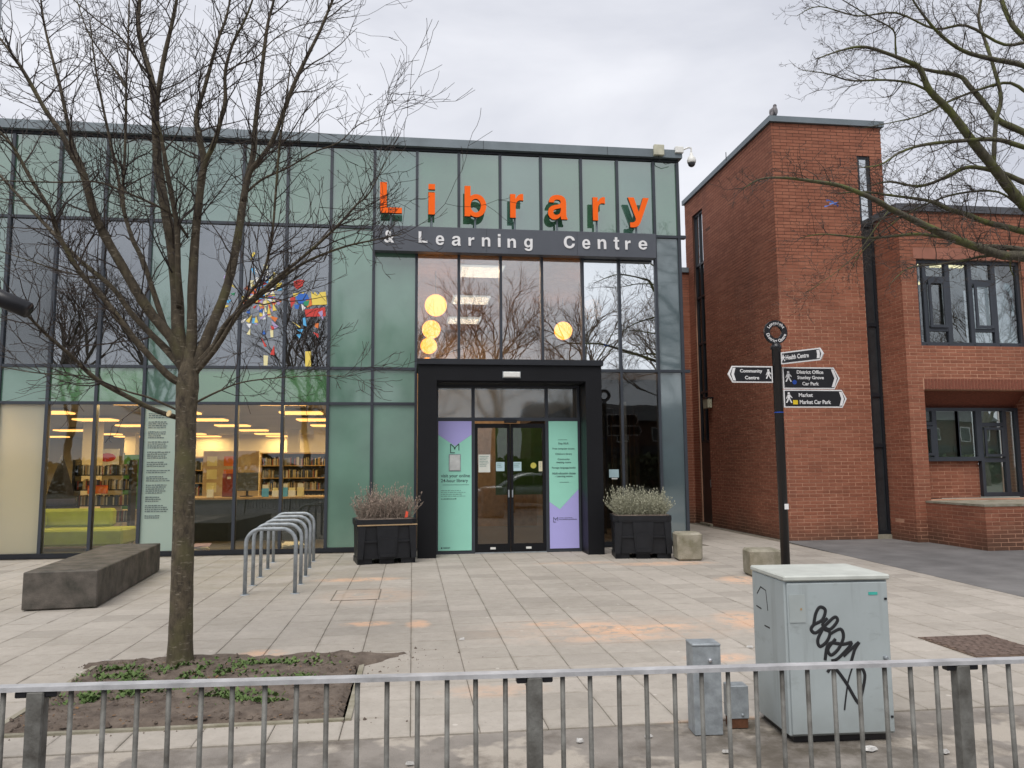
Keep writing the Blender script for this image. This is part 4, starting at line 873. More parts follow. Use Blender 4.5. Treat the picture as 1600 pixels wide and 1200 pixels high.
# copings, roofs
def coping(pts): return [MB().box(*q).build('coping', ZINC, bb) for q in pts]
coping([(TX0-.06, TX1+.06, TY-.06, TY+.3, TZ, TZ+.13), (TX0-.06, TX0+.3, TY+.3, 21.06, TZ, TZ+.13), (TX1-.3, TX1+.06, TY+.3, 19.0, TZ, TZ+.13), (5.6, 7.84, 20.79, 21.2, 7.1, 7.24)])
DCOP = mat('dark_coping', lin(78,80,86), 0.6, 0.1, .1, 2)
MB().box(WX-.05, 16, WY-.05, WY+.3, WZ, WZ+.15).build('coping', DCOP, bb); MB().box(WX-.05, WX+.3, WY+.3, TY-.01, WZ, WZ+.15).build('coping', DCOP, bb)
MB().box(TX0+.25, TX1-.25, TY+.25, 21.0, TZ-.2, TZ-.05).build('roof', FRAMED, bb); MB().box(WX+.25, 16, WY+.25, 22, WZ-.2, WZ-.05).build('roof', FRAMED, bb); MB().box(TX1, 16, 21.8, 22, 0, WZ).build('rear_wall', FRAMED, bb)
MB().box(5.65, 7.8, 21.1, 24, 0, 7.0).build('link_block', FRAMED, bb)
MB().box(10.39, 16, 13.01, WY-.002, 0.80, 0.84).build('plinth_slab', CONC, bb)
MB().box(10.60, 15.9, 13.2, WY-.01, 0.0, 0.80).build('plinth_fill', SOLDIER, bb)
# concrete-flush lintel over the upper window, soldier course and sloping soffit over the recess
MB().box(10.46, 13.02, WY-.008, WY+.02, 5.902, 6.14).build('lintel_band', mat('lintel_red', (0.30, 0.125, 0.085, 1), .9, 0, .1, 3), bb)
sm = MB().cbox(-.0325, .0325, -.01, .01, -.11, .11, .003).mesh('soldier_brick'); sm.materials.append(SOLDIER)
x = 10.53
MB().box(10.50, 16, WY-.004, WY+.006, 3.122, 3.352).build('soldier_bed', MORTAR, bb)
while x < 14.2: link('soldier_brick', sm, bb, (x+.0325, WY-.004, 3.237)); x += .076
sf = MB(); sf.prism([(WY+.24, 3.125), (WY+.62, 2.78), (WY+.62, 2.86), (WY+.24, 3.2)], 'x', 10.52, 13.05); so_ = sf.build('recess_soffit', SOLDIER, bb); fix_normals(so_)
# windows of the wing
def win(name, x0, x1, z0, z1, y, bars, trans=(), gm=None, fw=.07):
    """frame with vertical bars at x and (xa, xb, z, h) cross bars; panes between"""
    o = MB()
    o.box(x0, x0+fw, y-.05, y+.05, z0, z1); o.box(x1-fw, x1, y-.05, y+.05, z0, z1); o.box(x0+fw, x1-fw, y-.05, y+.05, z0, z0+fw+.02); o.box(x0+fw, x1-fw, y-.05, y+.05, z1-fw, z1)
    f = o.build(name, FRAME, bb)
    for bxx, bw in bars: MB().box(bxx-bw/2, bxx+bw/2, y-.046, y+.046, z0+fw+.02, z1-fw).build('frame_bar', FRAME, f)
    for xa, xb, z, h in trans: MB().box(xa, xb, y-.042, y+.042, z-h/2, z+h/2).build('frame_bar', FRAME, f)
    return f
WG = glass('wing_glass', (0.62, 0.66, 0.66, 1), 0.13)
f = win('window', 10.52, 12.96, 4.04, 5.9, WY+.12, [(10.74,.08),(11.27,.10),(11.79,.09),(12.34,.10)], [(10.78,11.22,5.50,.09),(11.835,12.29,5.45,.09),(10.78,11.22,4.40,.07),(11.835,12.29,4.40,.07)])
for xa, xb in ((10.59,10.70),(10.78,11.22),(11.32,11.745),(11.835,12.29),(12.39,12.89)): MB().box(xa, xb, WY+.115, WY+.125, 4.13, 5.83).build('pane', WG, f)
for xa, xb, z0, z1 in ((10.80,11.20,4.44,5.45),(11.86,12.27,4.44,5.40)):     # opening sashes stand proud
    q = MB(); w_ = .06
    q.box(xa, xa+w_, WY+.04, WY+.07, z0, z1).box(xb-w_, xb, WY+.04, WY+.07, z0, z1).box(xa+w_, xb-w_, WY+.04, WY+.07, z0, z0+w_).box(xa+w_, xb-w_, WY+.04, WY+.07, z1-w_, z1); q.build('sash', FRAME, f)
for xx in (10.7, 11.2, 11.8, 12.4, 12.85): MB().box(xx-.012, xx+.012, WY+.064, WY+.07, 4.07, 4.09).build('drain_cap', SIGNBLACK, f)
f2 = win('window', 10.53, 12.11, 1.64, 2.78, WY+.55, [(11.07,.10),(11.62,.0)], [(10.6,11.02,2.44,.08)])
MB().box(11.62, 11.64, WY+.5, WY+.59, 1.72, 2.7).build('frame_bar', FRAME, f2)
f3 = win('window', 12.11, 13.05, 0.88, 2.78, WY+.551, [(12.72,.09)], [(12.18,12.68,2.42,.08),(12.18,12.68,1.66,.10)])
BLIND = mat('pale_blind', (0.55, 0.58, 0.50, 1), 0.8, 0, .05, 4)
WGG = glass('blind_glass', (0.85, 0.9, 0.87, 1), 0.22)
for fo, xa, xb, z0, z1 in ((f2,10.60,11.02,1.73,2.71),(f2,11.12,12.04,1.73,2.71),(f3,12.18,12.675,0.97,2.71),(f3,12.765,12.98,0.97,2.71)):
    MB().box(xa, xb, WY+.545, WY+.555, z0, z1).build('pane', WGG, fo)
    MB().box(xa, xb, WY+.62, WY+.63, z0, z1).build('blind', BLIND, fo)
for fo, xa, xb, z0, z1 in ((f2,10.62,11.0,1.76,2.38),(f3,12.2,12.66,1.73,2.36)):
    q = MB(); w_ = .055
    q.box(xa, xa+w_, WY+.47, WY+.50, z0, z1).box(xb-w_, xb, WY+.47, WY+.50, z0, z1).box(xa+w_, xb-w_, WY+.47, WY+.50, z0, z0+w_).box(xa+w_, xb-w_, WY+.47, WY+.50, z1-w_, z1); q.build('sash', FRAME, fo)
# room behind the upper window with its lamps
MB().box(10.3, 15, 19.0, 19.1, 3.4, 6.7).build('room_wall', mat('office_wall', (.12,.12,.11,1), .8), bb); MB().box(10.3, 15, WY+.3, 19, 6.3, 6.4).build('room_ceiling', mat('office_ceiling', (.25,.25,.24,1), .8), bb)
for i, (lx, ly) in enumerate(((11.3,16.3),(12.5,16.3),(11.3,18.0),(12.6,18.0))):
    t = thing('office_lamp', 'lit strip lamp behind the upper brick wing window, %s' % ['front left', 'front right', 'rear left', 'rear right'][i], 'lamp', (lx, ly, 6.25), 0, 'office strip lamps'); MB().box(-.4, .4, -.08, .08, -.05, 0).build('tube', emis('office_strip', (1, .8, .4, 1), 2.0), t); MB().box(-.42, .42, -.1, .1, .001, .05).build('casing', WHITEP, t)
# tall strip window in the tower front
sw = MB(); z0, z1 = .10, 8.5
sw.box(STRIP[0], STRIP[0]+.05, TY+.02, TY+.1, z0, z1).box(STRIP[1]-.05, STRIP[1], TY+.02, TY+.1, z0, z1)
f4 = sw.build('strip_window', FRAMED, bb)
for z in (.10, 1.95, 3.05, 4.6, 6.85, 8.42): MB().box(STRIP[0]+.05, STRIP[1]-.05, TY+.03, TY+.09, z, z+.08).build('frame_bar', FRAMED, f4)
MB().box(STRIP[0]+.05, STRIP[1]-.05, TY+.055, TY+.065, 6.93, 8.42).build('pane', glass('strip_glass', (.5,.5,.5,1), .6), f4)
MB().box(STRIP[0]+.05, STRIP[1]-.05, TY+.06, TY+.07, .18, 6.85).build('panel', mat('strip_panel', (.03,.033,.036,1), .25), f4)
MB().box(STRIP[0]-.02, STRIP[1]+.03, TY-.02, TY+.3, 0, .10).build('sill', CONC, f4)
# tall window and door in the tower side
f5m = MB(); y0, y1 = 19.68, 20.42
for a in ((y0, y0+.05), (y1-.05, y1), (20.03, 20.08)): f5m.box(TX0+.05, TX0+.14, a[0], a[1], 2.2, 8.62)
f5 = f5m.build('tall_window', FRAMED, bb)
for z in (2.2, 3.55, 4.9, 6.2, 7.12, 8.56): MB().box(TX0+.055, TX0+.135, y0+.05, y1-.05, z, z+.06).build('frame_bar', FRAMED, f5)
MB().box(TX0+.09, TX0+.10, y0+.05, y1-.05, 7.18, 8.56).build('pane', glass('high_glass', (.5,.5,.5,1), .75), f5); MB().box(TX0+.09, TX0+.10, y0+.05, y1-.05, 2.26, 7.12).build('pane', glass('low_glass', (.4,.42,.4,1), .1), f5)
MB().box(TX0+.2, TX0+.21, y0, y1, .05, 8.6).build('backing', mat('stair_wall', (.10,.085,.07,1), .9), f5)
sdr = MB().box(TX0+.05, TX0+.12, y0+.02, y1-.02, .05, 2.19).build('side_door', SIGNBLACK, bb); MB().box(TX0+.03, TX0+.05, y0+.1, y0+.14, 1.0, 1.2).build('handle', GALV, sdr); MB().box(TX0-.06, TX0+.05, y0-.02, y1+.02, 0, .05).build('step', CONC, sdr)
fl = thing('floodlight', 'square pale floodlight on the tower side wall above the dark door', 'light', (TX0, 19.5, 3.22)); MB().cbox(-.16, -.04, -.17, .17, -.13, .12, .01).build('housing', mat('pale_housing', (.34,.33,.24,1), .5), fl); MB().box(-.17, -.0, -.19, .19, .121, .15).build('hood', SIGNBLACK, fl); MB().box(-.04, 0, -.05, .05, -.05, .05).build('bracket', SIGNBLACK, fl)
wc = thing('wall_camera', 'small white box camera on the link wall', 'camera', (7.45, 20.85, 6.0)); MB().cbox(-.06, .06, -.28, -.04, -.06, .06, .01).build('housing', WHITEP, wc); MB().box(-.02, .02, -.1, 0, -.14, -.061).build('bracket', GALV, wc); MB().box(-.07, .07, -.3, -.03, .061, .075).build('hood', WHITEP, wc)

# pigeon on the coping corner
pg = thing('pigeon', 'grey pigeon perched on the corner of the tower roof', 'bird', (7.99, 15.6, TZ+.13), R(25))
b = MB(); b.ball((0,0,.16), .085, 14, 10, (1.0,.8,1.35)); b.ball((.035,0,.31), .042, 12, 8); b.tube([(.02,0,.23),(.035,0,.30)], [.055,.036], 10); b.tube([(-.05,0,.12),(-.12,0,.02)], [.045,.02], 8); b.tube([(.07,0,.31),(.095,0,.30)], [.012,.003], 6)
for sy in (-.025, .025): b.tube([(.0,sy,0),(.0,sy,.08)], .007, 5)
b.build('body', mat('pigeon_grey', (.16,.15,.16,1), .8, 0, .2, 20), pg, True)
for sy in (-1, 1): MB().ball((-.02, sy*.066, .16), .06, 10, 8, (1.1,.3,1.5)).build('wing', mat('pigeon_wing', (.22,.21,.22,1), .8), pg, True)

# cameras on the library corner
dc = thing('dome_camera', 'white dome security camera hanging from the library roof corner', 'camera', (5.83, LY-.12, 8.02))
b = MB(); b.lathe([(.03,.16),(.035,.1),(.075,.06),(.095,0),(.09,-.05),(.085,-.06)], n=20); b.build('housing', WHITEP, dc, True); MB().ball((0,0,-.07), .078, 18, 10).build('dome', mat('dome_smoke', (.04,.04,.045,1), .1), dc, True)
MB().tube([(0,0,.15),(0,0,.27),(-.06,0,.28),(-.2,.02,.22)], .018, 8).build('arm', WHITEP, dc); MB().cbox(-.36, -.18, -.05, .07, .14, .28, .01).build('arm_base', WHITEP, dc)
jb = thing('junction_box', 'cream junction box on the library roof edge', 'box', (5.10, LY-.125, 8.17)); MB().cbox(-.11, .11, -.09, 0, -.1, .13, .01).build('case', mat('cream_box', (.50,.49,.38,1), .5), jb); MB().tube([(.0,-.03,-.1),(.02,-.02,-.2),(.15,0,-.26),(.3,.02,-.22)], .008, 5).build('cable', SIGNBLACK, jb)
mp_ = thing('mast_pipe', 'thin grey mast at the library corner beside the sky gap', 'mast', (XC+.14, 17.0, 0)); MB().tube([(0,0,4.5),(0,0,7.6)], .02, 6).build('pipe', GALV, mp_); MB().tube([(-.1,0,6.75),(.14,0,6.75),(.14,0,6.6),(-.1,0,6.6)], .012, 5).build('clamp', GALV, mp_)

# ------------------------------------------------------------------ plaza furniture
def slab_bench():
    t = thing('stone_bench', 'long dark stone block bench standing left on the paving', 'bench', (-4.0, 9.62, 0), R(5.5))
    m_ = mat('dark_stone', lin(98,91,84), 0.7, 0, 0.0, 4.5, .45, 60, col2=lin(40,40,33))
    MB().cbox(-.39, .39, 0, 3.3, .012, .435, .01).build('block', m_, t); MB().box(-.34, .34, .05, 3.25, 0, .0125).build('footing', JOINT, t)
slab_bench()
for i, (xa, xb, y) in enumerate([(-2.10,-1.48,10.35),(-2.16,-1.52,11.15),(-2.21,-1.56,11.96),(-2.27,-1.62,12.88),(-2.34,-1.67,13.77)]):
    t = thing('cycle_stand', '%s galvanised hoop cycle stand in the row of five' % ['nearest', 'second nearest', 'middle', 'second farthest', 'farthest'][i], 'cycle stand', ((xa+xb)/2, y, 0), 0, 'cycle stands before the library')
    w = (xb-xa)/2; h = .82; r_ = .18; pts = [(-w,0,0),(-w,0,h-r_)]
    pts += [(-w+r_-r_*math.cos(a), 0, h-r_+r_*math.sin(a)) for a in [R(q) for q in range(15, 91, 15)]]
    pts += [(w-r_+r_*math.sin(a), 0, h-r_+r_*math.cos(a)) for a in [R(q) for q in range(0, 91, 15)]] + [(w,0,0)]
    MB().tube(pts, .025, 12).build('hoop', GALV, t, True)
    for sx in (-w, w): MB().lathe([(.06,0),(.055,.006),(.03,.008)], (sx,0,0), 14).build('foot_plate', GALV, t)

def planter(name, label, x, y, rz, leafcol, leafcol2, flower, dens, tall):
    t = thing(name, label, 'planter', (x, y, 0), rz, 'black planters by the entrance')
    PL = mat('planter_plastic', (0.012, 0.013, 0.016, 1), 0.5, 0, .15, 6, .15, 80, spec=.3)
    W2, D2, H = .5, .40, .74
    b = MB()
    def ring(z, w, d, c=.09): return [(-w+c,-d,z),(w-c,-d,z),(w,-d+c,z),(w,d-c,z),(w-c,d,z),(-w+c,d,z),(-w,d-c,z),(-w,-d+c,z)]
    def loft(rings):
        n0 = len(b.v)
        for r_ in rings: b.v += r_
        for i in range(len(rings)-1):
            for k in range(8): a = n0+i*8+k; c = n0+i*8+(k+1) % 8; b.f.append((a, c, c+8, a+8))
        b.f.append(tuple(range(n0+7, n0-1, -1))); e = n0+(len(rings)-1)*8; b.f.append(tuple(range(e, e+8)))
    loft([ring(.09, W2-.03, D2-.03), ring(.62, W2-.015, D2-.015)])
    body = b.build('body', PL, t)
    b = MB(); loft([ring(.62, W2, D2), ring(.66, W2+.005, D2+.005), ring(.73, W2+.005, D2+.005)]); b.build('rim', PL, t)
    b = MB(); loft([ring(.731, W2-.03, D2-.03, .08), ring(.745, W2-.04, D2-.04, .08)]); b.build('soil', SOIL, t)
    yf = -(D2-.03)
    for pts in ([(-.49,.09),(-.40,.09),(-.36,.62),(-.48,.62)], [(.49,.09),(.40,.09),(.36,.62),(.48,.62)], [(-.14,.09),(.14,.09),(.18,.62),(-.18,.62)]):
        MB().prism(pts, 'y', yf-.045, yf+.02).build('rib', PL, t)
    for sx in (-1, 1): MB().prism([(sx*.15,.36),(sx*.395,.36),(sx*.38,.39),(sx*.155,.39)], 'y', yf-.03, yf+.01).build('ledge', PL, t)
    MB().prism([(-.12,.17),(.12,.17),(.125,.44),(-.125,.44)], 'y', yf-.055, yf-.044).build('latch_plate', PL, t); MB().prism([(-.13,.12),(.13,.12),(.13,.17),(-.13,.17)], 'y', yf-.07, yf-.044).build('latch_lip', PL, t)
    for fx in (-.36, 0, .36): MB().box(fx-.12, fx+.12, -D2+.06, D2-.06, 0, .09).build('foot', PL, t)
    rr = random.Random(int(x*100)); f = MB(); fl_ = MB()
    for k in range(dens):
        bx_, by_ = rr.uniform(-.43, .43), rr.uniform(-.33, .33); ang = rr.uniform(0, 6.28); sp = rr.uniform(.02, .34)
        h = tall*rr.choice((.5,.6,.7,.75,.8,.95,1.15))*rr.uniform(.8,1.1)*(1-.25*(abs(bx_)/.46)**3)*(1+.35*mathutils.noise.noise((bx_*4+x, by_*4, 0))); ex, ey = bx_*1.12+sp*math.cos(ang)*.55, by_*1.12+sp*math.sin(ang)*.55
        p0, p1, p2 = Vector((bx_,by_,.735)), Vector(((bx_+ex)/2+.01*math.cos(ang), (by_+ey)/2, .735+h*.55)), Vector((ex, ey, .735+h))
        f.tube([p0, p1, p2], [.0035, .003, .0018], 3, False)
        for q in range(9):
            u = rr.uniform(.12, 1); c = p0.lerp(p1, u*2) if u < .5 else p1.lerp(p2, u*2-1)
            d = Vector((rr.gauss(0,1), rr.gauss(0,1), rr.uniform(.2,1.4))).normalized(); s_ = d.orthogonal().normalized()*rr.uniform(.003,.006); L_ = rr.uniform(.025,.055)
            f.quad(c-s_, c+s_, c+d*L_+s_*.3, c+d*L_-s_*.3)
        if rr.random() < flower: fl_.ball(p2+Vector((0,0,.015)), .007, 5, 4, (1,1,2.2))
    stuff(f.build('foliage', mat('leaf%d' % dens, leafcol, .9, 0, 0, 22, col2=leafcol2), t))
    if flower: stuff(fl_.build('seed_heads', mat('seed%d' % dens, tuple(c*1.25 for c in leafcol[:3])+(1,), .9), t))
    return t
pl1 = planter('shrub_planter', 'black planter with dried brown lavender, left of the portal', -0.47, 13.55, R(10), (.29,.225,.185,1), (.13,.105,.08,1), .8, 520, .45)
MB().box(-.50, .50, -.409, -.402, .632, .652).build('rope_trim', mat('tan_rope', (.36,.25,.14,1), .9), pl1)
planter('shrub_planter', 'black planter with dense grey green lavender, right of the portal', 4.02, 13.45, R(-9), (.36,.355,.27,1), (.16,.165,.10,1), .35, 800, .40)
lc = thing('red_litter', 'small red wrapper lying in the left planter', 'wrapper', (-0.09, 13.28, .80)); MB().prism([(-.03,-.05),(.02,-.04),(.03,.05),(-.01,.06)], 'y', -.01, .012).build('wrapper', mat('red_wrap', (.8,.1,.05,1), .4), lc)

def conc_block(label, x, y, w, d, h, rz):
    t = thing('concrete_block', label, 'block', (x, y, 0), rz, 'rough concrete blocks on the paving')
    m_ = MB(); n_ = 7
    m_.cbox(-w/2, w/2, -d/2, d/2, 0, h, .035)
    rr = random.Random(int(x*50))
    m_.v = [(v[0]+rr.gauss(0,.006), v[1]+rr.gauss(0,.006), max(0, v[2]+rr.gauss(0,.006)*(v[2] > .1))) for v in m_.v]
    m_.build('block', CONC, t)
conc_block('rough concrete block beside the right planter', 4.66, 12.83, .42, .42, .46, R(-6))
conc_block('mossy concrete block behind the signpost foot', 5.06, 10.85, .46, .40, .385, R(-4))

# signpost with finger boards
fp = thing('fingerpost', 'black fingerpost with ring top and white edged direction boards', 'signpost', (5.12, 10.25, 0))
MB().lathe([(.062,0),(.062,3.22),(.075,3.23),(.075,3.27),(.05,3.30),(.03,3.33)], n=20).build('post', SIGNBLACK, fp, True)
b = MB(); n0 = 32; ro, ri = .172, .088
for y in (-.02, .02):
    for k in range(n0):
        a = 2*math.pi*k/n0; b.v += [(ro*math.cos(a), y, ro*math.sin(a)), (ri*math.cos(a), y, ri*math.sin(a))]
for k in range(n0):
    a, c = 2*k, 2*((k+1) % n0); o_ = 2*n0
    b.f += [(a, c, c+1, a+1), (a+o_, a+1+o_, c+1+o_, c+o_), (a, a+o_, c+o_, c), (a+1, c+1, c+1+o_, a+1+o_)]
rg = b.build('ring', SIGNBLACK, fp, loc=(0, 0, 3.47))
def arc_text(s, r_, a0, a1, inward):
    for i, ch in enumerate(s):
        if ch == ' ': continue
        a = a0+(a1-a0)*i/(len(s)-1); me = text_mesh(ch, .062, .004, .0012, 'CENTER')
        for v in me.vertices: v.co = Vector((v.co.x, -v.co.z, v.co.y-.02))
        me.materials.clear(); me.materials.append(SIGNWHITE)
        o = link('ring_letter', me, rg, (r_*math.sin(a), -.0235, r_*math.cos(a))); o.rotation_euler = (0, a if not inward else a+math.pi, 0)
arc_text('Longsight', .13, R(-58), R(58), False); arc_text('District Centre', .13, R(252), R(108), True)
def finger(w, h, z, side, lines, label, rz=0, spot=None, fig=True, sz=.052):
    e = link('finger_board', None, fp, (0, 0, z), rz); e['label'] = label
    s = side; x0 = .075*s; t_ = .025
    def P(u, v): return (x0+s*u, v)
    def poly(pts, y0, y1, m_, nm): 
        o = MB().prism([P(*p) for p in pts], 'y', y0, y1).build(nm, m_, e); fix_normals(o); return o
    tip = h*.28
    poly([(0,0),(w-tip,0),(w,h/2),(w-tip,h),(0,h)], -.0125, .0125, SIGNWHITE, 'edge_plate')
    i_ = .018
    poly([(i_,i_),(w-tip-i_*.3,i_),(w-i_*1.6,h/2),(w-tip-i_*.3,h-i_),(i_,h-i_)], -.0155, .0155, SIGNBLACK, 'face')
    c0 = w-tip-.045
    poly([(c0,i_+.01),(c0+.04,i_+.01),(w-.045,h/2),(c0+.04,h-i_-.01),(c0,h-i_-.01),(w-.085,h/2)], -.0175, -.0157, SIGNWHITE, 'chevron')
    for (txt, xx, zz, ww, hh) in lines: text('lettering', txt, sz, SIGNWHITE, e, xx, -.0165, zz, .002, .0012, fit=ww, fith=hh)
    if fig:
        fx, fz, k = fig
        def F(pts, nm='walking_figure'): 
            o = MB().prism([(fx+k*p[0], fz+k*p[1]) for p in pts], 'y', -.0175, -.0157).build(nm, SIGNWHITE, e); fix_normals(o)
        F([(-.1,.85),(.1,.85),(.12,1.0),(.0,1.06),(-.12,1.0)]); F([(-.14,.8),(.14,.82),(.13,.4),(-.12,.4)]); F([(-.12,.42),(.03,.42),(-.18,0),(-.32,.02)]); F([(.0,.42),(.13,.42),(.34,.02),(.2,0)]); F([(-.14,.78),(-.3,.42),(-.24,.38),(-.08,.66)]); F([(.14,.8),(.36,.52),(.32,.46),(.1,.64)])
    if spot:
        kind, sx, sz_, m_ = spot
        if kind == 'disc': o = MB().lathe([(.032,0),(.032,.002)], n=20).build('colour_spot', m_, e, loc=(sx, -.0157, sz_)); o.rotation_euler = (R(90), 0, 0)
        else: MB().box(sx-.035, sx+.035, -.0177, -.0157, sz_-.03, sz_+.03).build('colour_spot', m_, e)
BLUE = mat('spot_blue', (.01,.07,.42,1), .5); YEL = mat('spot_yellow', (.85,.62,.02,1), .5)
finger(.66, .235, 2.745, -1, [('Community', -.56, .128, .33, .062), ('Centre', -.49, .045, .21, .05)], 'left pointing board reading Community Centre', fig=(-.14,.055,.13))
finger(.86, .31, 2.66, 1, [('District Office', .285, .215, .40, .052), ('Stanley Grove', .29, .125, .40, .062), ('Car Park', .36, .05, .25, .05)], 'right pointing board reading District Office and Stanley Grove Car Park', fig=(.155,.10,.145), spot=('disc', .245, .095, BLUE))
finger(.95, .255, 2.395, 1, [('Market', .30, .15, .21, .055), ('Market Car Park', .31, .05, .47, .058)], 'right pointing board reading Market and Market Car Park', fig=(.15,.065,.145), spot=('square', .245, .075, YEL))
finger(.62, .17, 3.0, 1, [('Health Centre', .15, .055, .34, .065)], 'board reading Health Centre turned away behind the post', rz=R(-56), fig=(.11,.04,.09))
MB().lathe([(.064,0),(.0645,.006),(.064,.012)], n=20).build('cable_tie', BLUE, fp, loc=(0,0,2.32)); 
stk = MB().box(-.012, .045, -.072, -.0635, 0, .075).build('sticker', SIGNWHITE, fp, loc=(.0,0,.98))

# roadside cabinet
def grimy(name, col, dirt, rough=.5):
    """painted sheet steel with run marks, scuffs and a dirty foot"""
    M = mat(name, col, rough, 0, .05, 2.5, .04, 40); t = M.node_tree; b = t.nodes['Principled BSDF']; N = t.nodes.new
    src = b.inputs['Base Color'].links[0].from_socket; g = N('ShaderNodeNewGeometry')
    def nz_(sc, s_, d=5):
        mp_ = N('ShaderNodeMapping'); mp_.inputs['Scale'].default_value = s_; t.links.new(g.outputs['Position'], mp_.inputs[0])
        n = N('ShaderNodeTexNoise'); n.inputs['Scale'].default_value = sc; n.inputs['Detail'].default_value = d; n.inputs['Roughness'].default_value = .65; t.links.new(mp_.outputs[0], n.inputs['Vector']); return n.outputs[0]
    def rmp(v, lo, hi, top):
        m = N('ShaderNodeMapRange'); m.inputs[1].default_value = lo; m.inputs[2].default_value = hi; m.inputs[4].default_value = top; t.links.new(v, m.inputs[0]); return m.outputs[0]
    sp = N('ShaderNodeSeparateXYZ'); t.links.new(g.outputs['Position'], sp.inputs[0])
    foot = N('ShaderNodeMapRange'); foot.inputs[1].default_value = .28; foot.inputs[2].default_value = .0; foot.inputs[4].default_value = .55; t.links.new(sp.outputs[2], foot.inputs[0])
    fm = N('ShaderNodeMath'); fm.operation = 'MULTIPLY'; t.links.new(foot.outputs[0], fm.inputs[0]); t.links.new(nz_(6, (1,1,1)), fm.inputs[1])
    fac = None
    for v in (rmp(nz_(9, (1,1,.08)), .56, .75, .30), rmp(nz_(4, (1,1,2.2), 7), .58, .72, .35), fm.outputs[0]):
        if fac is None: fac = v
        else:
            a = N('ShaderNodeMath'); a.operation = 'MAXIMUM'; t.links.new(fac, a.inputs[0]); t.links.new(v, a.inputs[1]); fac = a.outputs[0]
    x = N('ShaderNodeMix'); x.data_type = 'RGBA'; t.links.new(fac, x.inputs[0]); t.links.new(src, x.inputs[6]); x.inputs[7].default_value = dirt; t.links.new(x.outputs[2], b.inputs['Base Color']); return M
CABM = grimy('cabinet_grey', lin(160,169,171), (0.10,0.10,0.085,1))
cb_ = thing('roadside_cabinet', 'grey metal roadside cabinet with black scrawled graffiti', 'cabinet', (2.172, 4.375, 0), R(-3))
CW, CD, CH = .635, .50, .915
MB().cbox(0, CW, 0.012, CD, .035, CH, .008).build('body', CABM, cb_)
MB().box(.03, CW-.03, .03, CD-.03, 0, .035).build('plinth', SIGNBLACK, cb_)
MB().cbox(-.007, CW+.007, -.012, CD+.008, CH, CH+.032, .008).build('lid', mat('cabinet_lid', lin(186,190,184), .55, 0, .09, 5), cb_)
dr = MB().cbox(.012, CW-.012, -.006, .011, .05, CH-.012, .004).build('door', CABM, cb_)
MB().lathe([(.012,0),(.012,.02),(.008,.026)], n=10).build('lock', GALV, dr, loc=(CW-.05, -.006, .47)).rotation_euler = (R(90), 0, 0)
for z in (.13, .80): MB().box(CW-.035, CW-.02, -.011, -.0065, z, z+.012).build('hinge_bolt', SIGNBLACK, dr)
MB().box(.02, .115, -.010, -.0065, .68, .84).build('label_plate', mat('cabinet_plate', lin(160,168,168), .5, 0, .05, 6), dr); MB().box(.085, .095, -.012, -.0105, .75, .762).build('plate_screw', WOOD, dr)
MB().box(CW-.13, CW-.075, -.009, -.0065, .83, .846).build('maker_tag', mat('teal_tag', (.05,.42,.36,1), .5), dr)
PAINT = mat('black_spray', (.012,.013,.016,1), .55)
def gpx(x, y): # position on the door face from its place in the photograph's enlargement
    return (.012+(x-300)/(870-300)*(CW-.024), -.0095, CH-.012-(y-180)/(1115-180)*(CH-.06))
def stroke(pts, r_=.0098, nm='graffiti_stroke'):
    P = [Vector(gpx(*p)) for p in pts]; Q = []
    for i in range(len(P)-1):
        p0 = P[max(i-1,0)]; p1 = P[i]; p2 = P[i+1]; p3 = P[min(i+2, len(P)-1)]
        for k in range(5):
            t_ = k/5; Q.append(.5*((2*p1)+(p2-p0)*t_+(2*p0-5*p1+4*p2-p3)*t_*t_+(3*p1-p0-3*p2+p3)*t_**3))
    Q.append(P[-1]); m_ = MB(); m_.tube(Q, r_, 6); m_.v = [(v[0], -.0066+(v[1]+.0095)*.22-.0012, v[2]) for v in m_.v]
    m_.build(nm, PAINT, dr)
stroke([(440,440),(455,370),(480,330),(510,350),(490,410),(440,440),(425,470),(450,490),(500,450),(560,395),(575,420),(530,470),(490,440),(520,400)])
stroke([(500,450),(460,530),(470,575),(510,545),(530,490),(500,470)]); stroke([(530,500),(590,470),(605,520),(575,590),(530,630),(515,590),(560,530)])
stroke([(495,660),(520,560),(600,565),(650,560),(570,650),(530,665)]); stroke([(600,640),(690,555),(665,600),(640,680)])
stroke([(505,735),(540,705),(600,790),(670,930),(690,880),(715,760),(690,700)]); stroke([(650,700),(620,790),(600,900),(590,970)], .005)
side = [[(.06,.78),(.12,.83),(.2,.82),(.22,.70)], [(.04,.70),(.12,.695)], [(.16,.60),(.24,.60)]]
for q in side:
    m_ = MB(); m_.tube([(-.0005, CD-.02-a, b_) for a, b_ in q], .005, 5); m_.v = [(-.0005+(v[0]+.0005)*.2, v[1], v[2]) for v in m_.v]; m_.build('graffiti_stroke', PAINT, cb_)
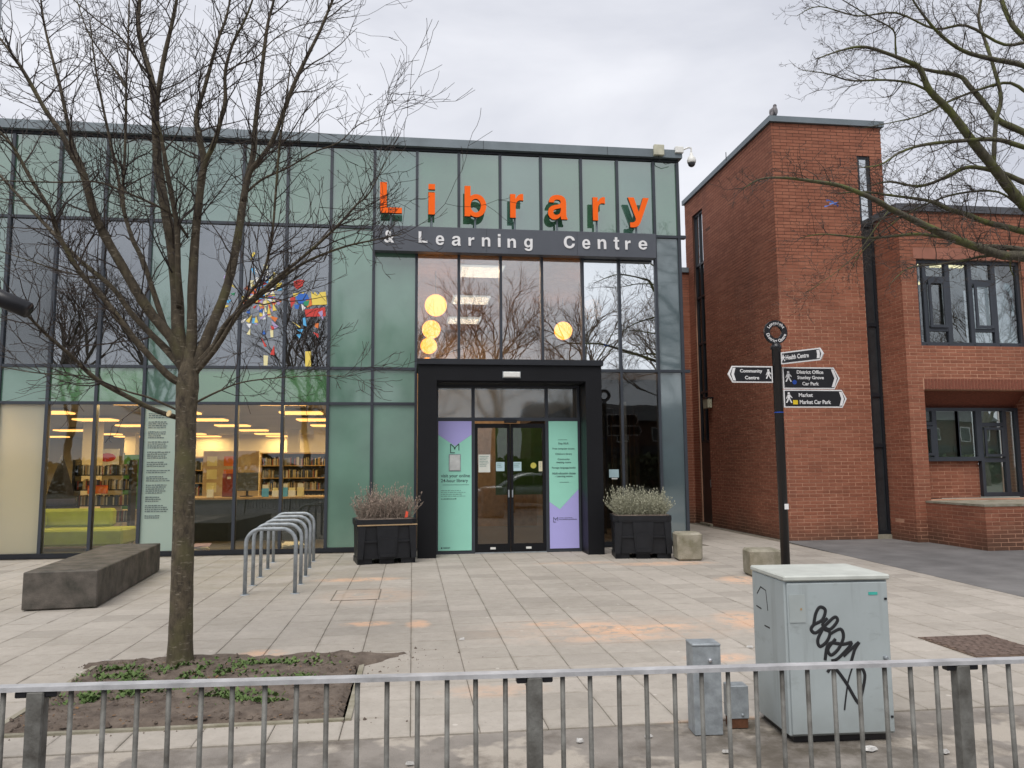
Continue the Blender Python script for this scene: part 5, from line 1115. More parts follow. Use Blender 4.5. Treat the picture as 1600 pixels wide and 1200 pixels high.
# two steel service posts
t = thing('service_pillar', 'taller galvanised steel service pillar with lock left of the cabinet', 'pillar', (1.77, 4.66, 0), R(-4))
MB().prism([(-.085,.0),(.085,.0),(.085,.51),(-.085,.51)], 'y', -.07, .07).build('shaft', GALV, t)
MB().cbox(-.088, .088, -.073, .073, .51, .527, .005).build('cap', GALV, t); MB().ball((.02, -.075, .43), .014, 10, 8).build('lock', mat('bright_steel', (.7,.7,.72,1), .2, .9), t)
t = thing('service_pillar', 'short galvanised steel service post with rusty foot beside the cabinet', 'pillar', (1.995, 4.72, 0), R(-4))
MB().cbox(-.062, .062, -.05, .05, .055, .25, .004).build('shaft', GALV, t); MB().box(-.055, .055, -.045, .045, 0, .055).build('foot', mat('rust', (.12,.05,.025,1), .9, .2, .2, 30), t); MB().ball((.02, -.053, .08), .009, 8, 6).build('bolt', GALV, t)

# ------------------------------------------------------------------ guardrail along the kerb
gr = thing('guardrail', 'grey galvanised pedestrian guardrail running along the road edge', 'railing', (0, 2.6, 0))
RG = mat('rail_steel', lin(182,182,184), 0.5, 0.2, .16, 9, .15, 70); RGD = mat('rail_post', lin(124,124,120), 0.65, 0.15, 0, 11, .3, 50, col2=lin(70,67,62))
def rz_(x): return .923-.0135*x
PITCH = 1.532
posts = [-1.128+PITCH*k for k in range(-3, 6)]
for x in posts: MB().cbox(x-.025, x+.025, -.022, .022, -.0, rz_(x)-.0075, .004).build('post', RGD, gr)
for a, b_ in zip(posts[:-1], posts[1:]):
    for nm, dz, hh in (('top_rail', 0, .007), ('bottom_rail', -.80, .012)):
        z0, z1 = rz_(a)+dz, rz_(b_)+dz; g0 = 0 if nm == 'top_rail' else .025
        m_ = MB(); m_.v = [(a+g0,-.021,z0-hh),(b_-g0,-.021,z1-hh),(b_-g0,.021,z1-hh),(a+g0,.021,z0-hh),(a+g0,-.021,z0+hh),(b_-g0,-.021,z1+hh),(b_-g0,.021,z1+hh),(a+g0,.021,z0+hh)]
        m_.f = [(0,3,2,1),(4,5,6,7),(0,1,5,4),(1,2,6,5),(2,3,7,6),(3,0,4,7)]; m_.build(nm, RG, gr)
    for sx, xx in ((1, a), (-1, b_)): MB().cbox(xx+.0255 if sx > 0 else xx-.06, xx+.06 if sx > 0 else xx-.0255, -.016, .016, rz_(xx)-.026, rz_(xx)-.0075, .003).build('clamp', SIGNBLACK, gr)
    nb_ = 15
    for k in range(1, nb_+1):
        x = a+PITCH*k/(nb_+1); MB().tube([(x, 0, rz_(x)-.79), (x+random.gauss(0,.0015), 0, rz_(x)-.007)], .0082, 8).build('bar', RGD, gr, True)
# post at the left picture edge with a stub arm
lp = thing('lamp_post', 'grey street post at the left picture edge with a short dark stub arm', 'post', (-2.42, 4.5, 0))
MB().lathe([(.085,0),(.085,1.2),(.062,1.25),(.056,7.5)], n=20).build('shaft', GALV, lp, True)
MB().tube([(-.02,0,2.62),(.12,-.02,2.56),(.325,-.05,2.47)], [.048,.048,.046], 14).build('stub_arm', SIGNBLACK, lp, True); MB().ball((.14,-.02,2.63), .025, 8, 6).build('knob', SIGNBLACK, lp, True)
MB().cbox(-.07, .07, -.07, .07, 2.5, 2.74, .01).build('collar', GALV, lp)

# ------------------------------------------------------------------ trees
def bark(name, c1, c2, moss=None):
    M = bpy.data.materials.new(name); M.use_nodes = True; t = M.node_tree; b = t.nodes['Principled BSDF']; b.inputs['Roughness'].default_value = .9
    N = t.nodes.new; g = N('ShaderNodeNewGeometry'); mpn = N('ShaderNodeMapping'); mpn.inputs['Scale'].default_value = (1, 1, .45); t.links.new(g.outputs['Position'], mpn.inputs[0])
    n = N('ShaderNodeTexNoise'); n.inputs['Scale'].default_value = 26; n.inputs['Detail'].default_value = 6; n.inputs['Roughness'].default_value = .7; t.links.new(mpn.outputs[0], n.inputs['Vector'])
    r = N('ShaderNodeValToRGB'); r.color_ramp.elements[0].position = .32; r.color_ramp.elements[0].color = c2; r.color_ramp.elements[1].position = .68; r.color_ramp.elements[1].color = c1; t.links.new(n.outputs[0], r.inputs[0])
    col = r.outputs[0]
    if moss:
        n2 = N('ShaderNodeTexNoise'); n2.inputs['Scale'].default_value = 3.2; n2.inputs['Detail'].default_value = 5; t.links.new(g.outputs['Position'], n2.inputs['Vector'])
        r2 = N('ShaderNodeValToRGB'); r2.color_ramp.elements[0].position = moss[1]; r2.color_ramp.elements[1].position = moss[1]+.2; t.links.new(n2.outputs[0], r2.inputs[0])
        m_ = N('ShaderNodeMix'); m_.data_type = 'RGBA'; t.links.new(r2.outputs[0], m_.inputs[0]); t.links.new(col, m_.inputs[6]); m_.inputs[7].default_value = moss[0]; col = m_.outputs[2]
    mf = N('ShaderNodeMapping'); mf.inputs['Scale'].default_value = (9, 9, 34); t.links.new(g.outputs['Position'], mf.inputs[0])
    nf = N('ShaderNodeTexNoise'); nf.inputs['Scale'].default_value = 1.6; nf.inputs['Detail'].default_value = 3; t.links.new(mf.outputs[0], nf.inputs['Vector'])
    rf = N('ShaderNodeMapRange'); rf.inputs[1].default_value = .60; rf.inputs[2].default_value = .70; rf.inputs[4].default_value = .5; t.links.new(nf.outputs[0], rf.inputs[0])
    xf = N('ShaderNodeMix'); xf.data_type = 'RGBA'; t.links.new(rf.outputs[0], xf.inputs[0]); t.links.new(col, xf.inputs[6]); xf.inputs[7].default_value = (.27,.235,.18,1) if name == 'cherry_bark' else c1; col = xf.outputs[2]
    t.links.new(col, b.inputs['Base Color'])
    bp = N('ShaderNodeBump'); bp.inputs['Strength'].default_value = .7; bp.inputs['Distance'].default_value = .012; t.links.new(n.outputs[0], bp.inputs['Height']); t.links.new(bp.outputs[0], b.inputs['Normal'])
    MATS[name] = M; return M
BARK1 = bark('cherry_bark', (.120,.096,.062,1), (.027,.020,.013,1), ((.09,.083,.034,1), .50))
BARKL = bark('cherry_bark', (.098,.077,.050,1), (.025,.019,.012,1), ((.08,.072,.030,1), .54))
TWIG1 = mat('twig_brown', (.036,.025,.02,1), .85, 0, .25, 9)
BARK2 = bark('mossy_bark', (.10,.09,.06,1), (.035,.03,.02,1), ((.10,.11,.03,1), .42))
TWIG2 = mat('twig_dark', (.055,.043,.035,1), .85, 0, .25, 9)
def smooth_path(P, sub=4):
    Q = []
    for i in range(len(P)-1):
        p0 = P[max(i-1,0)]; p1 = P[i]; p2 = P[i+1]; p3 = P[min(i+2, len(P)-1)]
        for k in range(sub):
            t_ = k/sub; Q.append(.5*((2*p1)+(p2-p0)*t_+(2*p0-5*p1+4*p2-p3)*t_*t_+(3*p1-p0-3*p2+p3)*t_**3))
    Q.append(P[-1]); return Q
def twig(m_, rr, p, d, length, r0, level, up=.25, wob=.22, kids=3, spur=0.0):
    n_ = max(3, int(length/.09)) if level else 3
    n_ = min(n_, 7); pts = [p]; dirs = [d]
    for i in range(n_):
        d = (d + Vector((rr.gauss(0,wob), rr.gauss(0,wob), rr.gauss(0,wob)+up*.35))).normalized(); p = p+d*(length/n_); pts.append(p); dirs.append(d)
    m_.tube(pts, [max(r0*(1-.7*i/n_), .0019) for i in range(n_+1)], 4 if r0 > .006 else 3, False)
    if level > 0:
        c_ = kids if length > .3 else max(1, kids-1)
        for i in range(c_):
            k = rr.randint(1, n_); q = dirs[k]; o_ = q.orthogonal().normalized(); o_.rotate(Matrix.Rotation(rr.uniform(0, 6.28), 3, q))
            a = rr.uniform(.5, 1.0); nd = (q*math.cos(a)+o_*math.sin(a)).normalized()
            twig(m_, rr, pts[k], nd, length*rr.uniform(.35,.62), max(r0*.55, .0015), level-1, up, wob, kids, spur)
    return pts
def limb_tree(root, limbs, barkm, twigm, seed, dens, tl, level, up, wob, kids, tip=.9, fall=.55, sides=10, sub=4):
    """limbs: list of (points in 3-D, radii). Each limb is a part; twigs grow along it"""
    rr = random.Random(seed); cr_ = MB()
    for pts, rad in limbs:
        Q = smooth_path([Vector(p) for p in pts], sub); nq = len(Q); Rr = []
        for i in range(nq):
            t_ = i/(nq-1)*(len(rad)-1); k = min(int(t_), len(rad)-2); Rr.append(rad[k]+(rad[k+1]-rad[k])*(t_-k))
        Rr = [r_*rr.uniform(.94, 1.07) for r_ in Rr]
        MB().tube(Q, Rr, sides if max(rad) > .02 else 6).build('limb', barkm, root, True)
        L_ = sum((Q[i+1]-Q[i]).length for i in range(nq-1)); cnt = int(L_*dens)
        for k in range(cnt):
            u = rr.uniform(.12, 1.0)**.8; i = min(int(u*(nq-1)), nq-2); p = Q[i].lerp(Q[i+1], rr.random()); d = (Q[i+1]-Q[i]).normalized()
            o_ = d.orthogonal().normalized(); o_.rotate(Matrix.Rotation(rr.uniform(0, 6.28), 3, d)); a = rr.uniform(.55, 1.15)
            nd = (d*math.cos(a)+o_*math.sin(a)).normalized(); ln = tl*rr.choice((.18,.25,.35,.5,.8,1.0))*rr.uniform(.7,1.2)*(1.15-fall*u)
            twig(cr_, rr, p, nd, ln, min(Rr[i]*.55, .0034+.006*ln), level if ln > .2 else min(level, 1) if ln > .1 else 0, up, wob, kids)
        e = Q[-1]; twig(cr_, rr, e, (Q[-1]-Q[-2]).normalized(), tl*tip, max(Rr[-1]*.9, .002), level, up, wob, kids)
    cr_.build('crown', twigm, root)

T1Y = 6.6
def T(px, Y0=T1Y, dy=0.0):
    n_ = len(px); return [tuple(at(x, y, Y0+dy*(i/(max(n_-1, 1))))) for i, (x, y) in enumerate(px)]
t1 = thing('street_tree', 'young bare street tree with many rising limbs in the soil bed', 'tree', (0, 0, 0))
tp = [(281,1052),(281,1040),(282,1000),(284,930),(286,850),(288,760),(290,690),(291,640),(293,605),(295,575),(296,535)]
Q = smooth_path([Vector(p) for p in T(tp)], 3)
rad = [.14,.108,.094,.087,.084,.081,.080,.082,.090,.074,.02]; rr_ = []
for i in range(len(Q)):
    t_ = i/(len(Q)-1)*(len(rad)-1); k = min(int(t_), len(rad)-2); rr_.append((rad[k]+(rad[k+1]-rad[k])*(t_-k))*random.uniform(.98, 1.02))
MB().tube(Q, rr_, 20).build('trunk', BARK1, t1, True)
pxm = 1/182.0
LIMBS1 = [
 ([(285,600),(259,583),(210,529),(161,465),(124,424),(90,364),(79,330),(49,281),(22,232),(0,206)], -.5, (.05,.032,.026,.02,.012)),
 ([(285,575),(262,548),(210,495),(176,450),(127,409),(86,367),(41,319),(0,274),(-40,230)], .5, (.05,.032,.026,.018,.010)),
 ([(288,575),(270,532),(240,495),(217,461),(191,416),(165,371),(146,330),(131,274),(112,240),(94,205),(71,172),(44,124),(24,92),(0,60)], -.4, (.066,.055,.050,.046,.040,.026,.020,.011)),
 ([(150,335),(138,290),(126,255),(113,225),(96,144),(82,92),(68,32),(62,-20)], .2, (.030,.028,.022,.015,.009)),
 ([(272,545),(255,502),(225,412),(206,371),(191,319),(184,274),(165,187),(150,110),(140,30)], .7, (.036,.028,.022,.016,.007)),
 ([(196,340),(192,305),(193,275),(195,244),(197,170),(197,136),(200,72),(202,0)], .3, (.02,.019,.014,.009)),
 ([(291,580),(279,525),(277,469),(270,394),(259,330),(247,262),(244,206),(241,160),(236,120),(224,80),(216,40),(218,0),(222,-60)], .3, (.085,.072,.064,.056,.048,.040,.032,.026,.016)),
 ([(246,215),(243,180),(246,150),(256,92),(268,40),(276,0),(285,-50)], -.2, (.034,.030,.026,.02,.014)),
 ([(280,480),(278,420),(277,360),(270,315),(262,274),(254,225),(246,190)], -.3, (.034,.03,.026,.018)),
 ([(297,580),(300,510),(300,450),(306,360),(315,281),(319,251),(311,215),(307,180),(320,136),(340,64),(352,32),(362,-10)], 0, (.066,.050,.045,.038,.026,.018,.009)),
 ([(313,305),(318,262),(334,225),(345,187),(352,156),(352,112),(364,68),(384,28),(398,-10)], -.3, (.030,.028,.022,.016,.009)),
 ([(300,585),(330,512),(352,457),(367,397),(379,322),(386,281),(396,240),(399,195),(408,120),(418,40),(428,0),(436,-50)], .5, (.070,.052,.045,.038,.028,.020,.010)),
 ([(381,315),(390,272),(405,250),(427,217),(456,140),(476,96),(500,48),(520,0),(540,-40)], -.2, (.030,.028,.024,.018,.010)),
 ([(300,575),(340,530),(380,470),(409,431),(424,375),(431,300),(437,225),(446,165),(455,90)], -.6, (.024,.018,.016,.012,.006)),
 ([(303,580),(330,547),(356,502),(394,472),(450,427),(487,405),(540,385),(590,374),(628,366)], -.7, (.036,.026,.018,.011,.004)),
 ([(303,585),(337,545),(375,487),(412,452),(487,390),(530,350),(557,320),(578,300),(611,235)], -1.0, (.032,.024,.017,.011,.003)),
 ([(294,372),(270,337),(240,319),(195,300),(150,284),(100,285),(22,283),(-20,280)], -.5, (.018,.014,.010,.006)),
 ([(386,300),(410,280),(450,262),(490,238),(530,222),(560,195),(600,180)], -.5, (.016,.011,.007,.003)),
 ([(352,112),(375,100),(400,90),(430,60),(470,40),(520,30),(560,25)], .3, (.010,.008,.005,.003)),
 ([(275,652),(240,640),(200,620),(150,592),(110,555),(75,525),(45,495),(0,455)], -.9, (.029,.026,.018,.009)),
 ([(280,642),(235,622),(200,612),(160,597),(135,588),(100,586),(50,582),(0,573)], -.5, (.014,.010,.006,.003)),
 ([(300,632),(340,612),(380,597),(440,590),(500,587),(540,588)], -.4, (.014,.009,.005,.002)),
 ([(152,435),(100,425),(60,412),(0,392),(-40,380)], -.2, (.010,.008,.005,.003)),
 ([(196,136),(180,110),(140,55),(120,0)], .4, (.014,.012,.009,.006)),
 ([(236,120),(215,95),(190,60),(150,30),(110,-5)], -.4, (.015,.012,.008,.006)),
]
limb_tree(t1, [(T(p, T1Y, dy), tuple(q*.72 for q in r_)) for p, dy, r_ in LIMBS1], BARKL, TWIG1, 3, 20, .75, 2, .22, .14, 3)
ce = MB().lathe([(.026,-.004),(.026,.004)], n=14).build('cut_end', mat('fresh_cut_wood', (.62,.48,.27,1), .8), t1, loc=tuple(at(264,646,T1Y-.13))); ce.rotation_euler = (R(75), 0, R(-35))

t2 = thing('plaza_tree', 'large bare mossy tree reaching in from the right edge', 'tree', (0, 0, 0))
T2Y = 9.4
F0 = at(1790, 430, T2Y+.3)
MB().tube(smooth_path([Vector((F0.x+.12, F0.y, -.02)), Vector((F0.x+.1, F0.y, .35)), Vector((F0.x+.05, F0.y, 2.0)), F0, Vector((F0.x+.05, F0.y+.1, F0.z+1.6)), Vector((F0.x-.1, F0.y+.2, F0.z+4))], 4), [.42,.34,.30,.29,.28,.28,.27,.27,.26,.26,.25,.24,.22,.2,.18,.17,.16,.15,.14,.13,.12], 18).build('trunk', BARK2, t2, True)
LIMBS2 = [
 ([(1800,450),(1700,420),(1600,401),(1568,399),(1529,387),(1483,370),(1434,347),(1391,326),(1365,311),(1315,291),(1276,284),(1226,278),(1188,280),(1161,295)], -.8, (.12,.085,.07,.058,.042,.03,.02,.008)),
 ([(1720,415),(1600,391),(1562,386),(1532,384),(1500,374)], -.3, (.06,.045,.04,.03)),
 ([(1800,420),(1700,385),(1600,362),(1577,356),(1540,347),(1510,335),(1480,326),(1459,316),(1435,311),(1390,305),(1350,300),(1310,302)], .3, (.10,.055,.048,.04,.03,.02,.008)),
 ([(1800,430),(1700,385),(1640,350),(1600,320),(1575,291),(1552,261),(1518,219),(1483,172),(1453,142),(1437,107),(1418,96),(1376,80),(1345,73),(1310,80),(1276,92)], -.4, (.14,.10,.088,.078,.062,.045,.03,.02,.008)),
 ([(1640,300),(1598,284),(1564,270),(1514,261),(1480,276),(1437,291),(1391,284),(1360,290)], .6, (.05,.042,.036,.028,.02,.009)),
 ([(1750,300),(1660,240),(1600,207),(1560,188),(1541,165),(1514,134),(1499,119),(1457,111),(1420,104),(1380,108)], .7, (.09,.06,.05,.04,.03,.012)),
 ([(1552,261),(1556,192),(1564,153),(1552,103),(1541,69),(1529,31),(1533,0),(1540,-60)], .5, (.04,.034,.03,.024,.016)),
 ([(1760,200),(1660,130),(1600,103),(1549,92),(1506,80),(1470,55),(1440,20),(1420,-10)], -.5, (.07,.045,.035,.025,.012)),
 ([(1760,180),(1660,110),(1591,50),(1572,19),(1560,-20)], .3, (.06,.05,.036,.03)),
 ([(1700,260),(1600,230),(1556,218),(1502,220),(1445,226),(1407,238),(1376,257),(1345,262)], -.6, (.05,.04,.034,.024,.014,.006)),
 ([(1470,155),(1430,132),(1384,125),(1330,126),(1292,115),(1255,110)], -.4, (.024,.019,.013,.005)),
 ([(1400,88),(1399,70),(1395,46),(1361,27),(1330,8),(1300,-10)], -.3, (.018,.015,.011,.006)),
 ([(1510,375),(1483,372),(1440,366),(1403,368),(1361,372),(1315,368),(1280,366),(1250,372)], .4, (.034,.028,.022,.014,.005)),
 ([(1600,398),(1540,400),(1510,406),(1465,413),(1432,416),(1410,425),(1390,445)], -.4, (.024,.02,.014,.005)),
 ([(1590,398),(1580,406),(1579,420),(1584,432)], .1, (.02,.016,.006)),
 ([(1600,330),(1560,300),(1500,302),(1450,318),(1400,345),(1350,390),(1330,420)], .5, (.022,.017,.012,.005)),
 ([(1391,326),(1372,350),(1340,395),(1300,430),(1262,455)], -.3, (.012,.009,.006,.003)),
 ([(1620,160),(1580,130),(1530,140),(1480,160),(1440,180),(1400,190),(1350,200)], .9, (.03,.022,.014,.006)),
 ([(1620,60),(1570,70),(1510,40),(1460,45),(1400,20),(1340,25),(1280,10),(1245,25)], .4, (.03,.022,.014,.005)),
]
limb_tree(t2, [(T(p, T2Y, dy), tuple(q*.82 for q in r_)) for p, dy, r_ in LIMBS2], BARK2, TWIG2, 5, 14, .9, 3, .10, .27, 3, .3, .78)
bg_ = thing('blue_bag', 'torn blue plastic bag caught in the twigs before the tower', 'bag', tuple(at(1300, 317, T2Y-.2)))
m_ = MB(); rr = random.Random(2)
for k in range(7):
    c = Vector((rr.uniform(-.09,.09), rr.uniform(-.03,.03), rr.uniform(-.03,.04))); m_.quad(*[c+Vector((rr.uniform(-.06,.06), rr.uniform(-.03,.03), rr.uniform(-.035,.035))) for _ in range(4)])
m_.build('film', mat('blue_film', (.03,.10,.38,1), .5), bg_)

# soil bed with weeds
bed = structure(MB().prism([(PIT[0],PIT[2]),(PIT[1],PIT[2]),(PIT[1],PIT[3]),(PIT[0],PIT[3])], 'z', -.1, -.012).build('soil_bed', SOIL))
sg_ = MB(); nx, ny = 46, 38; rr = random.Random(4)
import mathutils
def soilz(x, y): return .022*mathutils.noise.noise((x*3, y*3, 0))+.018*mathutils.noise.noise((x*11, y*11, 3))+.012*mathutils.noise.noise((x*31, y*31, 5))+.055*math.exp(-((x+1.82)**2+(y-6.6)**2)/.12)
X0, X1, Y0, Y1 = -2.62, .12, 5.20, 7.0
for j in range(ny+1):
    for i in range(nx+1):
        x = X0+(X1-X0)*i/nx; y = Y0+(Y1-Y0)*j/ny
        e = min(x-PIT[0], PIT[1]-x+.0, y-PIT[2], PIT[3]-y)
        yl = 6.38+1.15*(x+.5)+.14*mathutils.noise.noise((x*5, y*2, 9)); yu = 6.93+.05*mathutils.noise.noise((x*4, 0, 2))       # soil washed out over the slabs
        e2 = min(y-yl, yu-y) if x > PIT[1]-.1 else (min(.1-abs(y-6.88)+.06*mathutils.noise.noise((x*5, 2, 2)), .1) if y > 6.7 else -1)
        h = soilz(x, y)+.012 + min(.02, max(e, e2)*.25+.004*mathutils.noise.noise((x*9, y*9, 1)))
        if max(e, e2) < 0: h = -.03 + max(e, e2)*.2
        sg_.v.append((x, y, h))
for j in range(ny):
    for i in range(nx): a = j*(nx+1)+i; sg_.f.append((a, a+1, a+nx+2, a+nx+1))
stuff(sg_.build('loose_soil', SOIL, bed, True))
cl = MB(); rr = random.Random(14)
for k in range(2600):
    if rr.random() < .9: x, y = rr.uniform(PIT[0]+.02, PIT[1]-.02), rr.uniform(PIT[2]+.02, PIT[3]); z = soilz(x, y)+.026
    else:
        x, y = rr.gauss(-.25, .35), rr.gauss(6.72, .2); z = .002
        if rr.random() < .5: x, y = rr.uniform(PIT[0]-.3, .1), rr.choice((PIT[3]+abs(rr.gauss(0,.07)), PIT[2]-abs(rr.gauss(0,.06))))
        if PIT[0] < x < PIT[1] and PIT[2] < y < PIT[3]: z = soilz(x, y)+.026
    r_ = min(.034, .005+rr.expovariate(1/.007))*(.45 if z < .003 else 1); a = rr.uniform(0, 6.28); n_ = len(cl.v)
    top = (x+rr.gauss(0,r_*.2), y+rr.gauss(0,r_*.2), z+r_*rr.uniform(.5,1.0))
    cl.v += [(x+r_*math.cos(a+q*1.257)*rr.uniform(.7,1.3), y+r_*math.sin(a+q*1.257)*rr.uniform(.7,1.3), z-.003) for q in range(5)]+[top]; cl.f += [(n_+q, n_+(q+1) % 5, n_+5) for q in range(5)]
stuff(cl.build('soil_clods', SOIL, bed))
for a in ((PIT[0]-.045, PIT[0]-.005, PIT[2]-.03, PIT[3]), (PIT[1]+.005, PIT[1]+.045, PIT[2]-.03, PIT[3]), (PIT[0], PIT[1], PIT[2]-.045, PIT[2]-.005)): MB().box(*a, -.1, .014).build('edging', CONC, bed)
wd = MB(); rr = random.Random(8)
WEEDS = [(-2.1,6.25,.30,.16),(-1.55,6.35,.35,.12),(-1.1,6.6,.4,.08),(-1.25,5.75,.2,.1),(-1.9,5.95,.28,.14),(-.95,6.1,.2,.08),(-2.3,6.5,.18,.12),(-1.0,5.6,.12,.06),(-2.2,5.8,.14,.08)]
for k in range(5200):
    wx, wy, sx, sy = rr.choice(WEEDS); x, y = wx+rr.gauss(0, sx*.6), wy+rr.gauss(0, sy*.8)
    if mathutils.noise.noise((x*7, y*7, 0)) < -.05: continue
    if not (PIT[0]+.03 < x < PIT[1]-.03 and PIT[2]+.03 < y < PIT[3]-.03): continue
    z = soilz(x, y)+.03; a = rr.uniform(0, 6.28); L_ = rr.uniform(.018,.045); d = Vector((math.cos(a), math.sin(a), rr.uniform(.2,1.6))).normalized(); s_ = Vector((-math.sin(a), math.cos(a), 0))*L_*.35
    p = Vector((x, y, z)); wd.quad(p, p+d*L_*.5+s_, p+d*L_, p+d*L_*.5-s_)
w_ = stuff(wd.build('ground_weeds', mat('weed_green', (.14,.21,.06,1), .8, 0, 0, 14, col2=(.04,.08,.018,1))))
w_['label'] = 'low green weeds growing in the soil bed round the tree'; w_['category'] = 'weeds'
lf = MB()
for k in range(240):
    x, y = rr.uniform(PIT[0], PIT[1]), rr.uniform(PIT[2], PIT[3]); z = soilz(x, y)+.03; a = rr.uniform(0, 6.28); L_ = rr.uniform(.012,.03); d = Vector((math.cos(a), math.sin(a), rr.uniform(-.1,.4)))*L_; s_ = Vector((-math.sin(a), math.cos(a), .1))*L_*.5
    p = Vector((x, y, z)); lf.quad(p, p+d*.5+s_, p+d, p+d*.5-s_)
l_ = stuff(lf.build('leaf_litter', mat('dead_leaf', (.26,.14,.06,1), .9, 0, .3, 30))); l_['label'] = 'scattered dead brown leaves on the soil bed'; l_['category'] = 'leaves'

# ------------------------------------------------------------------ the park across the road, seen in the glass
def wild_tree(seed, H):
    rr = random.Random(seed); b = MB(); tw = MB()
    def grow(p, d, L_, r_, lev):
        n_ = 4; pts = [p]; 
        for i in range(n_): d = (d+Vector((rr.gauss(0,.13), rr.gauss(0,.13), rr.gauss(.05,.08)))).normalized(); p = p+d*L_/n_; pts.append(p)
        (b if lev > 2 else tw).tube(pts, [r_*(1-.4*i/n_) for i in range(n_+1)], 7 if lev > 3 else 4 if lev > 1 else 3, False)
        if lev == 0: return
        for k in range(4 if lev > 1 else 5):
            i = rr.randint(2, n_) if k else n_; q = d.orthogonal().normalized(); q.rotate(Matrix.Rotation(rr.uniform(0, 6.28), 3, d)); a = rr.uniform(.25,.75)
            grow(pts[i], (d*math.cos(a)+q*math.sin(a)).normalized(), L_*rr.uniform(.58,.78), r_*.52, lev-1)
    grow(Vector((0,0,-.2)), Vector((0,0,1)), H*.30, H*.014, 5)
    return b.mesh('trunk'), tw.mesh('crown')
WT = [wild_tree(s_, 20) for s_ in (1, 2)]
PBARK = mat('park_bark', (.20,.17,.13,1), .9, 0, .2, 3); PTWIG = mat('park_twig', (.17,.125,.095,1), .9, 0, .2, 3)
for a, c in WT: a.materials.append(PBARK); c.materials.append(PTWIG)
for i, (x, y, s_, rz0, w_, where) in enumerate([(-40,-24,1.0,0,0,'farthest left'),(-31,-21,.9,1.3,1,'second from left'),(-23,-26,1.1,2.2,0,'third from left'),(-15.5,-22,.95,4.0,1,'fourth from left'),(-8,-27,1.0,5.2,0,'fifth from left'),(-1,-22,.85,.7,1,'sixth from left'),(6,-25,1.05,3.3,0,'seventh from left'),(13,-24,.95,2.7,1,'fourth from right'),(21,-26,1.05,1.1,0,'third from right'),(33,-21,1.0,4.4,1,'second from right'),(44,-24,1.05,2.1,0,'farthest right')]):
    t = thing('park_tree', 'tall bare tree across the road mirrored in the glass, %s' % where, 'tree', (x, y, -.15), rz0, 'bare trees across the road'); t.scale = (s_,)*3
    link('trunk', WT[w_][0], t); link('crown', WT[w_][1], t)
hd = MB(); rr = random.Random(21)
for k in range(9000):
    x = rr.uniform(-45, 50); hh = 2.4+1.3*mathutils.noise.noise((x*.3, 0, 0)); p = Vector((x, -29+rr.gauss(0,.8), rr.uniform(0, 1)**.7*hh-.15)); a = Vector((rr.gauss(0,1), rr.gauss(0,1), rr.gauss(0,1))).normalized()*.28; b_ = a.orthogonal().normalized()*.18
    hd.quad(p-a, p+b_, p+a, p-b_)
h_ = stuff(hd.build('park_hedge', mat('hedge_green', (.07,.10,.035,1), .9, 0, 0, .8, col2=(.05,.045,.025,1)))); h_['label'] = 'dark ragged hedge across the road mirrored in the glass'; h_['category'] = 'hedge'

# silver car on the far lane, mirrored in the door glass
car = thing('silver_car', 'silver hatchback on the far lane of the road, mirrored in the doors', 'car', (4.6, -3.2, -.12))
SILV = mat('silver_paint', (.50,.51,.53,1), .25, .5, .03, 2, coat=.6); TYRE = mat('tyre_rubber', (.015,.015,.016,1), .85); CGL = mat('car_glass', (.015,.018,.02,1), .05)
def loft_car(rings, name, m_):
    b = MB(); n_ = len(rings[0])
    for r_ in rings: b.v += r_
    for i in range(len(rings)-1):
        for k in range(n_): a = i*n_+k; c = i*n_+(k+1) % n_; b.f.append((a, c, c+n_, a+n_))
    b.f.append(tuple(range(n_-1, -1, -1))); b.f.append(tuple(range((len(rings)-1)*n_, len(rings)*n_))); o = b.build(name, m_, car, True); fix_normals(o); return o
def sec(x, w, z0, z1): return [(x,-w*.94,z0),(x,w*.94,z0),(x,w,z0+(z1-z0)*.35),(x,w*.97,z0+(z1-z0)*.75),(x,w*.82,z1),(x,-w*.82,z1),(x,-w*.97,z0+(z1-z0)*.75),(x,-w,z0+(z1-z0)*.35)]
loft_car([sec(-2.05,.62,.42,.66), sec(-1.95,.78,.28,.80), sec(-1.5,.86,.22,.92), sec(-.8,.87,.2,.97), sec(.6,.87,.2,.98), sec(1.6,.86,.22,.98), sec(1.95,.82,.28,.94), sec(2.05,.7,.4,.78)], 'body', SILV)
loft_car([sec(-1.0,.78,.93,.97), sec(-.35,.72,.94,1.36), sec(.1,.68,.94,1.47), sec(1.1,.68,.94,1.46), sec(1.75,.72,.94,1.2), sec(1.98,.74,.93,.96)], 'cabin', SILV)
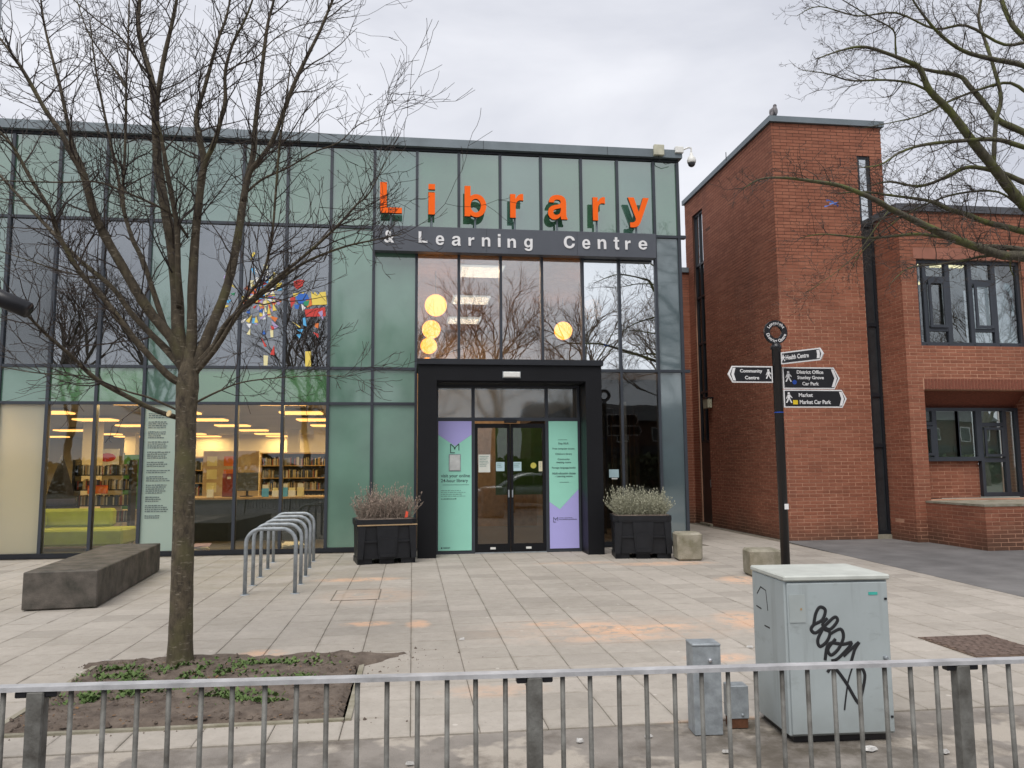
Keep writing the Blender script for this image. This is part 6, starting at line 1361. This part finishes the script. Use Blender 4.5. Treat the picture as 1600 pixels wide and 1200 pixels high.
for sy in (-1, 1):
    for pts in ([(-.72,1.0),(-.22,1.33),(.28,1.38),(.28,1.0)], [(.36,1.0),(.36,1.38),(1.02,1.36),(1.25,1.0)]): MB().prism(pts, 'y', sy*.73, sy*.80).build('side_window', CGL, car)
    for wx in (-1.3, 1.25):
        w = MB().lathe([(.2,-.1),(.3,-.1),(.31,-.05),(.31,.05),(.3,.1),(.2,.1)], n=24).build('wheel', TYRE, car, True, loc=(wx, sy*.78, .31)); w.rotation_euler = (R(90), 0, 0)
        MB().lathe([(.02,-.105),(.19,-.102),(.19,.102),(.02,.105)], n=16).build('rim', GALV, w)
    MB().cbox(-2.03, -1.9, sy*.62-.14, sy*.62+.14, .58, .72, .02).build('headlight', WHITEP, car); MB().cbox(1.95, 2.05, sy*.68-.1, sy*.68+.1, .66, .86, .02).build('tail_light', PM['red'], car)
    MB().cbox(-.78, -.62, sy*.95-.08, sy*.95+.08, .95, 1.06, .02).build('door_mirror', SILV, car)

# low dark terrace across the road, mirrored in the panes right of the portal
st_ = thing('shop_terrace', 'low dark brick shop terrace across the road, mirrored in the glass', 'building', (25, -36, -.15))
DBR = mat('terrace_brick', (.10,.05,.035,1), .9, 0, .25, 2); SLT = mat('terrace_slate', (.05,.05,.055,1), .8, 0, .2, 3)
MB().box(-15, 30, -6, 0, 0, 5.6).build('wall', DBR, st_)
r_ = MB().prism([(-6.3,5.6),(.3,5.6),(-3,7.4)], 'x', -15.2, 30.2).build('roof', SLT, st_); fix_normals(r_)
for cx_ in (-9, 2, 13, 24): MB().box(cx_-.4, cx_+.4, -3.4, -2.6, 6.6, 8.4).build('chimney', DBR, r_)
for k in range(9):
    x = -12.5+k*5
    f = MB().box(x-1.9, x+1.9, .001, .06, .5, 2.7).build('shop_window', FRAMED, st_); MB().box(x-1.8, x+1.8, .061, .07, .6, 2.6).build('pane', CGL, f)
    MB().box(x-2.3, x+2.3, .002, .25, 2.8, 3.4).build('fascia', SLT, st_)
    for dx in (-1, 1): f = MB().box(x+dx-.5, x+dx+.5, .001, .05, 3.8, 5.1).build('window', WHITEP, st_); MB().box(x+dx-.42, x+dx+.42, .051, .06, 3.88, 5.02).build('pane', CGL, f)
